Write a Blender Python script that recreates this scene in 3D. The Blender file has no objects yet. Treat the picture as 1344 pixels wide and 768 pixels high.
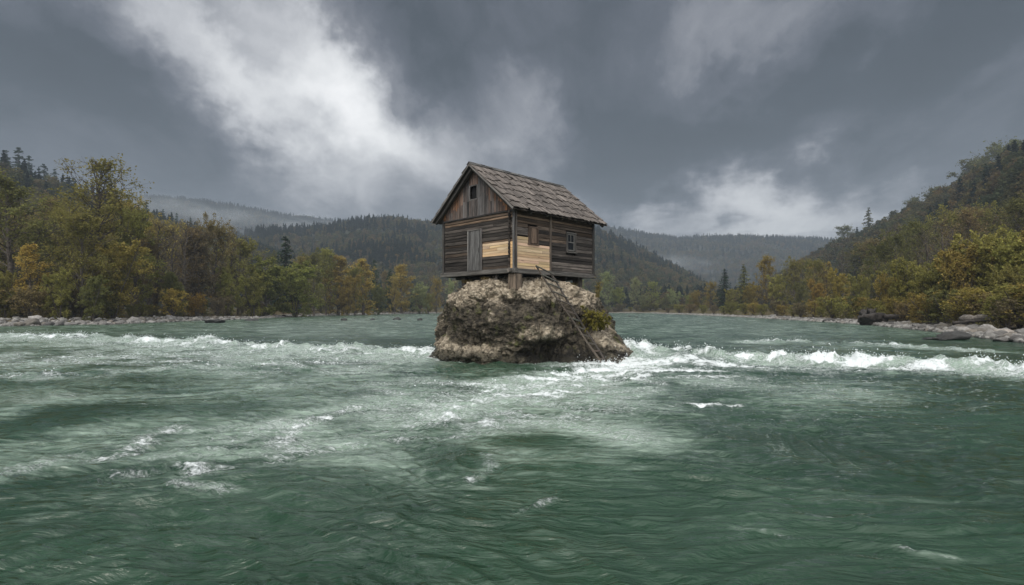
import bpy, math, random
import numpy as np
from mathutils import Vector, Matrix

R = math.radians
scene = bpy.context.scene
COL = scene.collection

# ------------------------------------------------------------------ camera
FPX, YH, HC = 700.0, 405.5, 1.9          # focal length and horizon in pixels of the 1344 wide photograph, eye height above water
cam_d = bpy.data.cameras.new('camera')
cam = bpy.data.objects.new('camera', cam_d)
COL.objects.link(cam)
cam.location = (0, 0, HC)
cam.rotation_euler = (R(90), 0, 0)
cam_d.sensor_width = 36
cam_d.lens = 36 * FPX / 1344
cam_d.shift_y = (YH - 384) / 1344
cam_d.clip_start = 0.1
cam_d.clip_end = 8000
scene.camera = cam

# ------------------------------------------------------------------ node helper
class NT:
    def __init__(self, nt):
        self.nt = nt
        nt.nodes.clear()
    def n(self, typ, ins=None, **props):
        nd = self.nt.nodes.new(typ)
        for k, v in props.items():
            setattr(nd, k, v)
        for k, v in (ins or {}).items():
            s = nd.inputs[k]
            if isinstance(v, bpy.types.NodeSocket):
                self.nt.links.new(v, s)
            else:
                s.default_value = v
        return nd
    def math(self, op, a, b=0.0, c=0.0, clamp=False):
        return self.n('ShaderNodeMath', {0: a, 1: b, 2: c}, operation=op, use_clamp=clamp).outputs[0]
    def ramp(self, fac, stops, interp='LINEAR'):
        nd = self.n('ShaderNodeValToRGB', {0: fac})
        cr = nd.color_ramp
        cr.interpolation = interp
        while len(cr.elements) < len(stops):
            cr.elements.new(0.5)
        for e, (p, c) in zip(cr.elements, stops):
            e.position = p
            e.color = (c[0], c[1], c[2], 1) if not isinstance(c, (int, float)) else (c, c, c, 1)
        return nd.outputs[0]
    def mix(self, f, a, b, blend='MIX'):
        nd = self.n('ShaderNodeMix', data_type='RGBA', blend_type=blend)
        for i, v in ((0, f), (6, a), (7, b)):
            s = nd.inputs[i]
            if isinstance(v, bpy.types.NodeSocket):
                self.nt.links.new(v, s)
            else:
                s.default_value = v if i == 0 else (v[0], v[1], v[2], 1)
        return nd.outputs[2]
    def noise(self, vec, scale, detail=4, rough=0.55, dist=0.0, out=0):
        return self.n('ShaderNodeTexNoise', {'Vector': vec, 'Scale': scale, 'Detail': detail, 'Roughness': rough, 'Distortion': dist}).outputs[out]
    def mapping(self, vec, scale=(1, 1, 1), loc=(0, 0, 0), rot=(0, 0, 0)):
        return self.n('ShaderNodeMapping', {'Vector': vec, 'Scale': scale, 'Location': loc, 'Rotation': rot}).outputs[0]
    def sstep(self, v, lo, hi, a=0.0, b=1.0):
        return self.n('ShaderNodeMapRange', {'Value': v, 'From Min': lo, 'From Max': hi, 'To Min': a, 'To Max': b}, interpolation_type='SMOOTHSTEP').outputs[0]
    def attr(self, name, out='Color'):
        return self.n('ShaderNodeAttribute', attribute_name=name).outputs[out]
    def link(self, a, b):
        self.nt.links.new(a, b)

def material(name):
    m = bpy.data.materials.new(name)
    m.use_nodes = True
    t = NT(m.node_tree)
    out = t.n('ShaderNodeOutputMaterial')
    return m, t, out

# ------------------------------------------------------------------ world: overcast sky with breaks
world = bpy.data.worlds.new('World')
scene.world = world
world.use_nodes = True
SUN_EL, SUN_AZ = R(52), R(205)        # a pale sun above cloud, over the viewer's left shoulder (azimuth clockwise from +Y)
def build_sky():
    t = NT(world.node_tree)
    out = t.n('ShaderNodeOutputWorld')
    sky = t.n('ShaderNodeTexSky', sky_type='NISHITA', sun_disc=False)
    sky.sun_elevation = SUN_EL
    sky.sun_rotation = SUN_AZ
    bg1 = t.n('ShaderNodeBackground', {'Color': sky.outputs[0], 'Strength': 0.08})
    d = t.n('ShaderNodeTexCoord').outputs['Generated']
    sep = t.n('ShaderNodeSeparateXYZ', {0: d})
    x, y, z = sep.outputs
    # cloud-sheet coordinates: where the ray meets a gently curved layer overhead
    zz = t.math('ADD', t.math('MAXIMUM', z, 0.0), 0.16)
    flat = t.n('ShaderNodeCombineXYZ', {0: t.math('DIVIDE', x, zz), 1: t.math('DIVIDE', y, zz), 2: 0.0}).outputs[0]
    az = t.math('MULTIPLY', t.math('ARCTAN2', x, y), 57.29578)
    el = t.math('MULTIPLY', t.math('ARCSINE', z), 57.29578)
    ang0 = t.n('ShaderNodeCombineXYZ', {0: az, 1: el, 2: 0.0}).outputs[0]
    # domain warp in degrees so the patches get torn, cloudlike edges
    w1 = t.noise(flat, 0.9, 5, 0.6, 0.3, out=1)
    w2 = t.noise(ang0, 0.16, 5, 0.62, 0.0, out=1)
    def centred(c, k):
        s = t.n('ShaderNodeVectorMath', {0: c, 1: (0.5, 0.5, 0.5)}, operation='SUBTRACT').outputs[0]
        return t.n('ShaderNodeVectorMath', {0: s, 1: k}, operation='MULTIPLY').outputs[0]
    ang = t.n('ShaderNodeVectorMath', {0: ang0, 1: centred(w1, (18, 13, 0))}, operation='ADD').outputs[0]
    ang = t.n('ShaderNodeVectorMath', {0: ang, 1: centred(w2, (12, 9, 0))}, operation='ADD').outputs[0]
    def blob(px, py, rx, ry, rot, amp):
        # position given by the photograph's bearing; stored as bearing and elevation of the cloud
        a = math.degrees(math.atan((px - 672) / FPX))
        e = math.degrees(math.atan((YH - py) / FPX * math.cos(math.radians(a))))
        k = math.degrees(1 / FPX) * math.cos(math.radians(a))
        mp = t.n('ShaderNodeVectorMath', {0: ang, 1: (a, e, 0)}, operation='SUBTRACT').outputs[0]
        mp = t.n('ShaderNodeVectorRotate', {'Vector': mp, 'Angle': R(rot)}, rotation_type='Z_AXIS').outputs[0]
        mp = t.n('ShaderNodeVectorMath', {0: mp, 1: (1 / (rx * k), 1 / (ry * k), 0)}, operation='MULTIPLY').outputs[0]
        l2 = t.n('ShaderNodeVectorMath', {0: mp, 1: mp}, operation='DOT_PRODUCT').outputs[1]
        return t.math('MULTIPLY', t.math('EXPONENT', t.math('MULTIPLY', l2, -1.0)), amp)
    blobs = [  # px, py, rx, ry, rotation, lightness
        (430, 140, 210, 95, 32, .30), (360, 60, 160, 90, 30, .16), (450, 150, 90, 34, 25, .26), (600, 130, 150, 90, 30, .07), (560, 195, 110, 36, 30, .24), (240, 40, 170, 70, 20, .14),
        (310, 105, 150, 45, 30, .10), (700, 140, 60, 50, 30, .20), (640, 190, 70, 30, 20, .10), (430, 60, 60, 26, 35, .18), (150, 250, 260, 40, 5, .06), (300, 100, 260, 110, 25, .08), (650, 190, 90, 60, 25, .08), (900, 275, 260, 40, 0, .10), (950, 60, 170, 70, -12, .07),
        (1010, 232, 80, 28, 0, .33), (980, 282, 190, 34, 0, .48), (1100, 270, 160, 30, 0, .12), (950, 45, 130, 60, -10, .17),
        (330, 45, 90, 22, 35, -.16), (60, 110, 190, 70, 5, -.12), (560, 40, 150, 60, 20, -.10), (840, 150, 140, 90, 30, -.10), (1010, 150, 240, 40, -12, -.14),
        (1260, 50, 150, 70, -15, -.15), (820, 225, 130, 50, 5, -.07), (200, 170, 160, 40, 12, -.06), (1200, 160, 130, 50, -10, -.03), (1290, 130, 90, 40, -10, .05), (420, 245, 240, 36, 3, .07),
    ]
    v = None
    for b in blobs:
        o = blob(*b)
        v = o if v is None else t.math('ADD', v, o)
    n1 = t.noise(t.mapping(flat, (1.7, .62, 1), (3.1, 0, 0)), 1.1, 9, 0.60, 0.9)
    n2 = t.noise(ang, 0.09, 8, 0.62, 0.7)
    tex = t.math('ADD', t.math('MULTIPLY', t.math('SUBTRACT', n1, 0.5), 0.60), t.math('MULTIPLY', t.math('SUBTRACT', n2, 0.5), 0.40))
    v = t.math('ADD', t.math('ADD', t.math('MULTIPLY', v, 1.1), tex), 0.36)
    # unseen sky overhead and behind the viewer, made brighter to light the scene
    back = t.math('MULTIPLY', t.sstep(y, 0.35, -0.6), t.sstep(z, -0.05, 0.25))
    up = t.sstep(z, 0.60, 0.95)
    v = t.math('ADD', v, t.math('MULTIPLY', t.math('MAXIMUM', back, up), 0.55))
    col = t.ramp(t.math('MULTIPLY', v, .78), [(0.0, (.010, .018, .025)), (0.20, (.028, .040, .054)), (0.34, (.098, .110, .138)), (0.48, (.29, .30, .335)), (0.64, (.64, .65, .68)), (0.84, (1.05, 1.06, 1.07)), (1.0, (1.35, 1.35, 1.35))])
    gain = t.math('ADD', 1.0, t.math('MULTIPLY', t.math('MAXIMUM', back, up), SKY_FILL_GAIN))
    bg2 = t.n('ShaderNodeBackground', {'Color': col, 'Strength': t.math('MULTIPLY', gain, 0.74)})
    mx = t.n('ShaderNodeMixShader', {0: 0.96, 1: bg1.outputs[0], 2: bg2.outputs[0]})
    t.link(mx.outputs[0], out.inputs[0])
SKY_FILL_GAIN = 2.0  # extra brightness added to the out-of-view sky as fill light
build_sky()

sun_d = bpy.data.lights.new('sun', 'SUN')
sun_d.energy = 1.5
sun_d.angle = R(28)
sun_d.color = (1.0, 0.93, 0.83)
sun = bpy.data.objects.new('sun', sun_d)
COL.objects.link(sun)
sdir = Vector((math.sin(SUN_AZ) * math.cos(SUN_EL), math.cos(SUN_AZ) * math.cos(SUN_EL), math.sin(SUN_EL)))
sun.rotation_euler = (-sdir).to_track_quat('-Z', 'Y').to_euler()
sun.location = (0, -20, 40)

vs = scene.view_settings
vs.view_transform = 'Standard'
vs.look = 'None'
vs.gamma = 1
vs.exposure = 0.34
vs.use_curve_mapping = False
cy = scene.cycles
cy.use_denoising = True
cy.max_bounces = 6
cy.diffuse_bounces = 3
cy.glossy_bounces = 3
cy.transmission_bounces = 3
cy.transparent_max_bounces = 8
cy.volume_bounces = 0
cy.caustics_reflective = False
cy.caustics_refractive = False
cy.sample_clamp_indirect = 4.0

# ------------------------------------------------------------------ numpy noise
_rng = np.random.RandomState(11)
_P = _rng.permutation(256).astype(np.int32)
_P = np.concatenate([_P, _P, _P])
_G3 = _rng.normal(size=(256, 3)); _G3 /= np.linalg.norm(_G3, axis=1)[:, None]
_a = _rng.rand(256) * 2 * np.pi
_G2 = np.stack([np.cos(_a), np.sin(_a)], 1)
def pn2(x, y):
    xi = np.floor(x); yi = np.floor(y)
    fx = x - xi; fy = y - yi
    xi = xi.astype(np.int64) & 255; yi = yi.astype(np.int64) & 255
    u = fx * fx * fx * (fx * (fx * 6 - 15) + 10); v = fy * fy * fy * (fy * (fy * 6 - 15) + 10)
    def g(i, j, dx, dy):
        q = _G2[_P[_P[(xi + i) & 255] + ((yi + j) & 255)]]
        return q[..., 0] * dx + q[..., 1] * dy
    a = g(0, 0, fx, fy); b = g(1, 0, fx - 1, fy); c = g(0, 1, fx, fy - 1); d = g(1, 1, fx - 1, fy - 1)
    return ((a + (b - a) * u) + ((c + (d - c) * u) - (a + (b - a) * u)) * v) * 1.5
def pn3(x, y, z):
    xi = np.floor(x); yi = np.floor(y); zi = np.floor(z)
    fx = x - xi; fy = y - yi; fz = z - zi
    xi = xi.astype(np.int64) & 255; yi = yi.astype(np.int64) & 255; zi = zi.astype(np.int64) & 255
    f = lambda q: q * q * q * (q * (q * 6 - 15) + 10)
    u, v, w = f(fx), f(fy), f(fz)
    def g(i, j, k):
        q = _G3[_P[_P[_P[(xi + i) & 255] + ((yi + j) & 255)] + ((zi + k) & 255)]]
        return q[..., 0] * (fx - i) + q[..., 1] * (fy - j) + q[..., 2] * (fz - k)
    L = lambda a, b, s: a + (b - a) * s
    return 1.5 * L(L(L(g(0, 0, 0), g(1, 0, 0), u), L(g(0, 1, 0), g(1, 1, 0), u), v),
                   L(L(g(0, 0, 1), g(1, 0, 1), u), L(g(0, 1, 1), g(1, 1, 1), u), v), w)
def fbm2(x, y, o=4, g=.5):
    s = 0; a = 1
    for i in range(o):
        s = s + a * pn2(x * 2**i + 17.3 * i, y * 2**i + 5.1 * i); a *= g
    return s
def fbm3(x, y, z, o=4, g=.5, ridge=False):
    s = 0; a = 1
    for i in range(o):
        q = pn3(x * 2**i + 17.3 * i, y * 2**i + 5.1 * i, z * 2**i + 9.7 * i)
        s = s + a * ((0.5 - np.abs(q)) if ridge else q); a *= g
    return s
def sst(v, lo, hi):
    q = np.clip((v - lo) / (hi - lo), 0, 1)
    return q * q * (3 - 2 * q)
def worley3(p, scale, seed=3):
    """distance to the nearest and second nearest jittered cell point"""
    q = p * scale
    ci = np.floor(q).astype(np.int64)
    d1 = np.full(len(p), 9.0); d2 = np.full(len(p), 9.0)
    for i in (-1, 0, 1):
        for j in (-1, 0, 1):
            for k in (-1, 0, 1):
                c = ci + (i, j, k)
                h = _P[_P[_P[(c[:, 0] + seed) & 255] + (c[:, 1] & 255)] + (c[:, 2] & 255)]
                h2 = _P[h + 61]; h3 = _P[h2 + 17]
                o = c + np.stack([h, h2, h3], 1) / 255.0
                d = np.linalg.norm(o - q, axis=1)
                m = d < d1
                d2 = np.where(m, d1, np.minimum(d2, d)); d1 = np.where(m, d, d1)
    return d1, d2

def ground(px, py):
    """point of the water plane seen along a bearing of the photograph"""
    Y = HC * FPX / (py - YH)
    return ((px - 672) / FPX * Y, Y)

# ------------------------------------------------------------------ mesh helpers
def new_obj(name, me, m=None, parent=None, smooth=False):
    if m is not None:
        me.materials.append(m)
    if smooth:
        me.polygons.foreach_set('use_smooth', np.ones(len(me.polygons), dtype=bool))
    o = bpy.data.objects.new(name, me)
    COL.objects.link(o)
    if parent is not None:
        o.parent = parent
    return o
def np_mesh(name, V, F):
    """V (n,3), F (m,k) with k = 3 or 4"""
    me = bpy.data.meshes.new(name)
    V = np.asarray(V, np.float32); F = np.asarray(F, np.int32)
    k = F.shape[1]
    me.vertices.add(len(V)); me.vertices.foreach_set('co', V.ravel())
    me.loops.add(F.size); me.loops.foreach_set('vertex_index', F.ravel())
    me.polygons.add(len(F))
    me.polygons.foreach_set('loop_start', np.arange(0, F.size, k, dtype=np.int32))
    me.polygons.foreach_set('loop_total', np.full(len(F), k, dtype=np.int32))
    me.update(calc_edges=True)
    return me
def set_attr(me, name, data, typ='FLOAT'):
    a = me.attributes.new(name, typ, 'POINT')
    a.data.foreach_set({'FLOAT': 'value', 'FLOAT_COLOR': 'color', 'FLOAT_VECTOR': 'vector'}[typ], np.asarray(data, np.float32).ravel())
def grid_faces(nr, nc, wrap=False):
    i = np.arange(nr - 1)[:, None] * nc
    j = np.arange(nc if wrap else nc - 1)[None, :]
    j2 = (j + 1) % nc
    return np.stack([i + j, i + j2, i + nc + j2, i + nc + j], -1).reshape(-1, 4)
def empty(name, loc=(0, 0, 0), rz=0):
    o = bpy.data.objects.new(name, None)
    COL.objects.link(o)
    o.location = loc
    o.rotation_euler = (0, 0, rz)
    o.empty_display_size = 0.3
    return o
def tag(o, label=None, cat=None, group=None, kind=None):
    for k, v in (('label', label), ('category', cat), ('group', group), ('kind', kind)):
        if v:
            o[k] = v
    return o

class MB:
    """collects planks, poles and patches into one mesh, with a colour and a grain coordinate per vertex"""
    def __init__(self):
        self.v, self.f, self.t, self.g = [], [], [], []
        self.rs = random.Random(5)
    def plank(self, o, L, W, T, tint, grain='L'):
        """box from corner o spanned by vectors L (length, grain), W, T"""
        o, L, W, T = map(Vector, (o, L, W, T))
        if L.cross(W).dot(T) < 0:
            o = o + T; T = -T
        b = len(self.v)
        off = Vector((self.rs.uniform(0, 50), self.rs.uniform(0, 50), self.rs.uniform(0, 50)))
        for i, j, k in ((0,0,0),(1,0,0),(1,1,0),(0,1,0),(0,0,1),(1,0,1),(1,1,1),(0,1,1)):
            self.v.append(o + L * i + W * j + T * k)
            self.g.append(off + Vector((L.length * i, W.length * j, T.length * k)))
            self.t.append(tint)
        for q in ((3,2,1,0),(4,5,6,7),(0,1,5,4),(1,2,6,5),(2,3,7,6),(3,0,4,7)):
            self.f.append(tuple(b + i for i in q))
    def poly(self, pts, d, tint, along):
        """flat polygon extruded by d; grain runs along the vector 'along'"""
        pts = [Vector(p) for p in pts]; d = Vector(d); al = Vector(along).normalized()
        nn = (pts[1] - pts[0]).cross(pts[2] - pts[0])
        if nn.dot(d) > 0:
            pts = pts[::-1]
        b = len(self.v); n = len(pts)
        off = Vector((self.rs.uniform(0, 50), self.rs.uniform(0, 50), self.rs.uniform(0, 50)))
        ac = al.cross(d).normalized()
        for p in pts + [p + d for p in pts]:
            self.v.append(p); self.t.append(tint); self.g.append(off + Vector((p.dot(al), p.dot(ac), 0)))
        self.f.append(tuple(range(b, b + n)))
        self.f.append(tuple(range(b + 2 * n - 1, b + n - 1, -1)))
        for i in range(n):
            j = (i + 1) % n
            self.f.append((b + j, b + i, b + n + i, b + n + j))
    def tube(self, pts, rad, tint, sides=8):
        pts = [Vector(p) for p in pts]
        rad = rad if isinstance(rad, (list, tuple)) else [rad] * len(pts)
        off = Vector((self.rs.uniform(0, 50), self.rs.uniform(0, 50), self.rs.uniform(0, 50)))
        b = len(self.v); run = 0
        for i, p in enumerate(pts):
            d = (pts[min(i + 1, len(pts) - 1)] - pts[max(i - 1, 0)]).normalized()
            e = Vector((0, 0, 1)) if abs(d.z) < .9 else Vector((1, 0, 0))
            u = d.cross(e).normalized(); w = d.cross(u)
            if i: run += (p - pts[i - 1]).length
            for k in range(sides):
                a = 2 * math.pi * k / sides
                self.v.append(p + (u * math.cos(a) + w * math.sin(a)) * rad[i])
                self.t.append(tint); self.g.append(off + Vector((run, math.cos(a) * rad[i], math.sin(a) * rad[i])))
        for i in range(len(pts) - 1):
            for k in range(sides):
                k2 = (k + 1) % sides
                self.f.append((b + i * sides + k, b + i * sides + k2, b + (i + 1) * sides + k2, b + (i + 1) * sides + k))
        self.f.append(tuple(b + k for k in range(sides - 1, -1, -1)))
        e = b + (len(pts) - 1) * sides
        self.f.append(tuple(e + k for k in range(sides)))
    def build(self, name, m, parent=None, bevel=0.0, smooth=False):
        me = bpy.data.meshes.new(name)
        me.from_pydata([tuple(p) for p in self.v], [], self.f)
        set_attr(me, 'tint', [c for t in self.t for c in (*t, 1.0)], 'FLOAT_COLOR')
        set_attr(me, 'grain', [c for g in self.g for c in g], 'FLOAT_VECTOR')
        me.update()
        o = new_obj(name, me, m, parent, smooth)
        if bevel:
            b = o.modifiers.new('bevel', 'BEVEL'); b.width = bevel; b.segments = 1; b.limit_method = 'ANGLE'
        return o

# ------------------------------------------------------------------ materials
def wood_material(name, contrast=1.0, wet=0.0, rough=0.85):
    m, t, out = material(name)
    g = t.attr('grain', 'Vector')
    fine = t.noise(t.mapping(g, (2.2, 60, 60)), 1.0, 5, 0.65)
    broad = t.noise(t.mapping(g, (0.9, 9, 9)), 1.0, 4, 0.6)
    crack = t.noise(t.mapping(g, (1.1, 34, 34), (7, 3, 1)), 1.0, 3, 0.5)
    k = t.math('ADD', t.math('MULTIPLY', fine, 0.9), t.math('MULTIPLY', broad, 0.9))
    lo, hi = 1 - 0.62 * contrast, 1 + 0.75 * contrast
    f = t.sstep(k, 0.60, 1.25, lo, hi)
    c = t.mix(1.0, t.attr('tint'), t.n('ShaderNodeCombineXYZ', {0: f, 1: f, 2: f}).outputs[0], 'MULTIPLY')
    c = t.mix(t.sstep(crack, 0.36, 0.29, 0, 0.8 * contrast), c, (.012, .011, .010))
    knot = t.n('ShaderNodeTexVoronoi', {'Vector': t.mapping(g, (1.3, 6, 6)), 'Scale': 1.0}).outputs[0]
    c = t.mix(t.sstep(knot, 0.16, 0.06, 0, 0.45), c, (.03, .02, .014))
    bmp = t.n('ShaderNodeBump', {'Strength': 0.6, 'Distance': 0.012, 'Height': k})
    p = t.n('ShaderNodeBsdfPrincipled', {'Base Color': c, 'Roughness': rough, 'Normal': bmp.outputs[0]})
    p.inputs['Specular IOR Level'].default_value = 0.25
    t.link(p.outputs[0], out.inputs[0])
    return m
M_WOOD = wood_material('weathered_wood', 1.15)
M_NEW = wood_material('fresh_pine', 0.42, rough=0.7)
M_SHINGLE = wood_material('roof_board_wood', 0.75)

def plain(name, col, rough=0.8, bump=0.0, scale=8, var=0.3, spec=0.3):
    m, t, out = material(name)
    co = t.n('ShaderNodeTexCoord').outputs['Object']
    n = t.noise(co, scale, 5, 0.6)
    f = t.sstep(n, 0.3, 0.7, 1 - var, 1 + var)
    c = t.mix(1.0, col, t.n('ShaderNodeCombineXYZ', {0: f, 1: f, 2: f}).outputs[0], 'MULTIPLY')
    ins = {'Base Color': c, 'Roughness': rough}
    if bump:
        ins['Normal'] = t.n('ShaderNodeBump', {'Strength': 0.7, 'Distance': bump, 'Height': n}).outputs[0]
    p = t.n('ShaderNodeBsdfPrincipled', ins)
    p.inputs['Specular IOR Level'].default_value = spec
    t.link(p.outputs[0], out.inputs[0])
    return m
M_GLASS = plain('old_window_glass', (.008, .009, .010), 0.25, spec=0.25)
M_DARK = plain('interior_shade_black', (.006, .006, .006), 0.95)

def rock_material(name='conglomerate_rock'):
    m, t, out = material(name)
    geo = t.n('ShaderNodeNewGeometry')
    pos = t.n('ShaderNodeTexCoord').outputs['Object']
    z = t.n('ShaderNodeSeparateXYZ', {0: pos}).outputs[2]
    nz = t.n('ShaderNodeSeparateXYZ', {0: geo.outputs['Normal']}).outputs[2]
    n1 = t.noise(pos, 1.1, 6, 0.62, 0.3)
    n2 = t.noise(pos, 5.5, 6, 0.65)
    n3 = t.noise(t.mapping(pos, (5, 5, 0.9)), 1.0, 5, 0.6)          # vertical streaks of water stain and lichen
    pebble = t.n('ShaderNodeTexVoronoi', {'Vector': pos, 'Scale': 11.0, 'Randomness': 1.0})
    stone = t.mix(t.sstep(n2, 0.35, 0.68), (.13, .105, .074), (.47, .395, .29))
    peb = t.n('ShaderNodeSeparateColor', {0: pebble.outputs['Color']}).outputs[0]
    stone = t.mix(0.55, stone, t.ramp(peb, [(0, (.060, .049, .035)), (.5, (.23, .19, .137)), (1, (.52, .45, .345))]))
    # dark lichen and moss coat, plus darker tone in hollows: an attribute broken up by noise
    coat = t.attr('coat', 'Fac')
    q = t.math('ADD', coat, t.math('ADD', t.math('MULTIPLY', t.math('SUBTRACT', n1, 0.5), 0.9), t.math('ADD', t.math('MULTIPLY', t.math('SUBTRACT', n2, 0.5), 1.1), t.math('MULTIPLY', t.math('SUBTRACT', n3, 0.5), 0.6))))
    cm = t.sstep(q, 0.36, 0.66)
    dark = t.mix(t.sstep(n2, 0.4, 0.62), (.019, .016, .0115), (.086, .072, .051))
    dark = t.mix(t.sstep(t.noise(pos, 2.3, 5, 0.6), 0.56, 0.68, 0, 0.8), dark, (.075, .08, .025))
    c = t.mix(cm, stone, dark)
    wet = t.sstep(t.math('ADD', z, t.math('MULTIPLY', t.math('SUBTRACT', n2, 0.5), 0.5)), 0.58, 0.22)
    c = t.mix(wet, c, t.mix(1.0, c, (.25, .26, .24), 'MULTIPLY'))
    rough = t.math('SUBTRACT', 0.92, t.math('MULTIPLY', wet, 0.6))
    crack = t.n('ShaderNodeTexVoronoi', {'Vector': t.n('ShaderNodeVectorMath', {0: pos, 1: t.noise(pos, 3, 3, out=1)}, operation='ADD').outputs[0], 'Scale': 3.0}, feature='DISTANCE_TO_EDGE').outputs[0]
    hgt = t.math('ADD', t.math('MULTIPLY', n2, 0.8), t.math('SUBTRACT', t.math('MULTIPLY', t.noise(pos, 22, 4, 0.7), 0.4), t.math('MULTIPLY', pebble.outputs[0], 0.55)))
    b = t.n('ShaderNodeBump', {'Strength': 0.9, 'Distance': 0.10, 'Height': hgt})
    p = t.n('ShaderNodeBsdfPrincipled', {'Base Color': c, 'Roughness': rough, 'Normal': b.outputs[0]})
    p.inputs['Specular IOR Level'].default_value = 0.3
    t.link(p.outputs[0], out.inputs[0])
    return m
M_ROCK = rock_material()

def stone_material():
    m, t, out = material('river_stone')
    pos = t.n('ShaderNodeTexCoord').outputs['Object']
    oi = t.n('ShaderNodeObjectInfo')
    n = t.noise(pos, 3.0, 6, 0.65)
    base = t.mix(t.sstep(n, 0.35, 0.7), t.mix(1.0, oi.outputs['Color'], (.62, .60, .58), 'MULTIPLY'), oi.outputs['Color'])
    z = t.n('ShaderNodeSeparateXYZ', {0: t.n('ShaderNodeNewGeometry').outputs['Position']}).outputs[2]
    wet = t.sstep(t.math('ADD', z, t.math('MULTIPLY', t.math('SUBTRACT', n, 0.5), 0.2)), 0.16, 0.03)
    base = t.mix(wet, base, t.mix(1.0, base, (.35, .35, .34), 'MULTIPLY'))
    b = t.n('ShaderNodeBump', {'Strength': 0.8, 'Distance': 0.05, 'Height': t.noise(pos, 7, 6, 0.65)})
    p = t.n('ShaderNodeBsdfPrincipled', {'Base Color': base, 'Roughness': t.math('SUBTRACT', 0.85, t.math('MULTIPLY', wet, 0.5)), 'Normal': b.outputs[0]})
    t.link(p.outputs[0], out.inputs[0])
    return m
M_STONE = stone_material()

def gravel_material():
    m, t, out = material('gravel_stone')
    oi = t.n('ShaderNodeObjectInfo')
    c = t.ramp(oi.outputs['Random'], [(0, (.08, .075, .068)), (.4, (.15, .143, .13)), (.8, (.24, .232, .215)), (1, (.12, .105, .085))])
    p = t.n('ShaderNodeBsdfPrincipled', {'Base Color': c, 'Roughness': 0.85})
    t.link(p.outputs[0], out.inputs[0])
    return m
M_GRAVEL = gravel_material()

def leaf_material(name, source, ramp=None, trans=0.45, var=0.35):
    """source 'object': colour from the object's own colour; 'random': a ramp over instances"""
    m, t, out = material(name)
    oi = t.n('ShaderNodeObjectInfo')
    isl = t.n('ShaderNodeNewGeometry').outputs['Random Per Island']
    if source == 'object':
        c = oi.outputs['Color']
    else:
        patch = t.noise(oi.outputs['Location'], 0.012, 3, 0.6)
        k = t.math('ADD', t.math('MULTIPLY', oi.outputs['Random'], 0.62), t.math('MULTIPLY', t.math('SUBTRACT', patch, 0.3), 0.95))
        c = t.ramp(k, ramp)
    f = t.math('ADD', 1 - var, t.math('MULTIPLY', isl, 2 * var))
    c = t.mix(1.0, c, t.n('ShaderNodeCombineXYZ', {0: f, 1: f, 2: f}).outputs[0], 'MULTIPLY')
    hue = t.n('ShaderNodeHueSaturation', {'Hue': t.math('ADD', 0.490, t.math('MULTIPLY', t.math('FRACT', t.math('MULTIPLY', isl, 37.7)), 0.025)), 'Color': c}).outputs[0]
    d = t.n('ShaderNodeBsdfDiffuse', {'Color': hue})
    tr = t.n('ShaderNodeBsdfTranslucent', {'Color': hue})
    mx = t.n('ShaderNodeMixShader', {0: trans, 1: d.outputs[0], 2: tr.outputs[0]})
    t.link(mx.outputs[0], out.inputs[0])
    return m
M_LEAF = leaf_material('autumn_leaves', 'object')
M_FAR = leaf_material('hillside_leaves', 'random', [(0.0, (.040, .055, .030)), (.30, (.062, .070, .034)), (.48, (.090, .080, .040)), (.62, (.125, .090, .045)), (.74, (.100, .105, .040)), (.86, (.16, .11, .04)), (1, (.10, .075, .05))])
M_FARCON = leaf_material('hillside_needles', 'random', [(0, (.018, .030, .022)), (.6, (.028, .042, .028)), (1, (.040, .05, .03))], 0.2)
M_NEEDLE = leaf_material('needles', 'object', trans=0.2)
M_BARK = plain('bark', (.075, .062, .05), 0.9, 0.03, 6, 0.5)
M_BARKPALE = plain('pale_bark', (.26, .24, .21), 0.9, 0.02, 6, 0.4)
M_DRIFT = plain('driftwood_bark', (.13, .115, .10), 0.9, 0.03, 5, 0.55)
M_STUMP = plain('rotten_dark_wood', (.035, .03, .026), 0.85, 0.06, 4, 0.5)

# ------------------------------------------------------------------ river outline and terrain
SHORE_L = [ground(*p) for p in ((-700, 436), (-300, 431), (0, 428.5), (60, 428), (100, 427), (150, 426), (200, 423.5), (260, 421.5), (300, 420), (340, 418.3), (380, 416), (430, 414.4), (480, 413.2), (530, 412.3), (575, 411.6))]
SHORE_R = [ground(*p) for p in ((2500, 520), (1800, 478), (1450, 459), (1344, 450), (1300, 445), (1250, 438), (1200, 432.5), (1150, 427.5), (1100, 424), (1050, 421), (1000, 418), (950, 415.4), (900, 413.2), (862, 411.8))]
FAR = [(ground(862, 411.8)[0] + 2, 236), (30, 242), (0, 243), (-25, 240)]
RIVER = SHORE_L[:1] + SHORE_L[1:] + FAR[::-1] + SHORE_R[::-1] + [(60, -120), (-160, -120)]
RP = np.array(RIVER)
def shore_dist(X, Y):
    """signed distance to the waterline: negative over the river"""
    sh = X.shape; P = np.stack([X.ravel(), Y.ravel()], 1)
    d = np.full(len(P), 1e9); ins = np.zeros(len(P), bool)
    n = len(RP)
    for i in range(n):
        a = RP[i]; b = RP[(i + 1) % n]; ab = b - a
        tt = np.clip(((P - a) @ ab) / (ab @ ab), 0, 1)
        d = np.minimum(d, np.hypot(P[:, 0] - a[0] - tt * ab[0], P[:, 1] - a[1] - tt * ab[1]))
        if abs(ab[1]) > 1e-9:
            c = ((a[1] > P[:, 1]) != (b[1] > P[:, 1])) & (P[:, 0] < ab[0] * (P[:, 1] - a[1]) / ab[1] + a[0])
            ins ^= c
    return np.where(ins, -d, d).reshape(sh)

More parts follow.
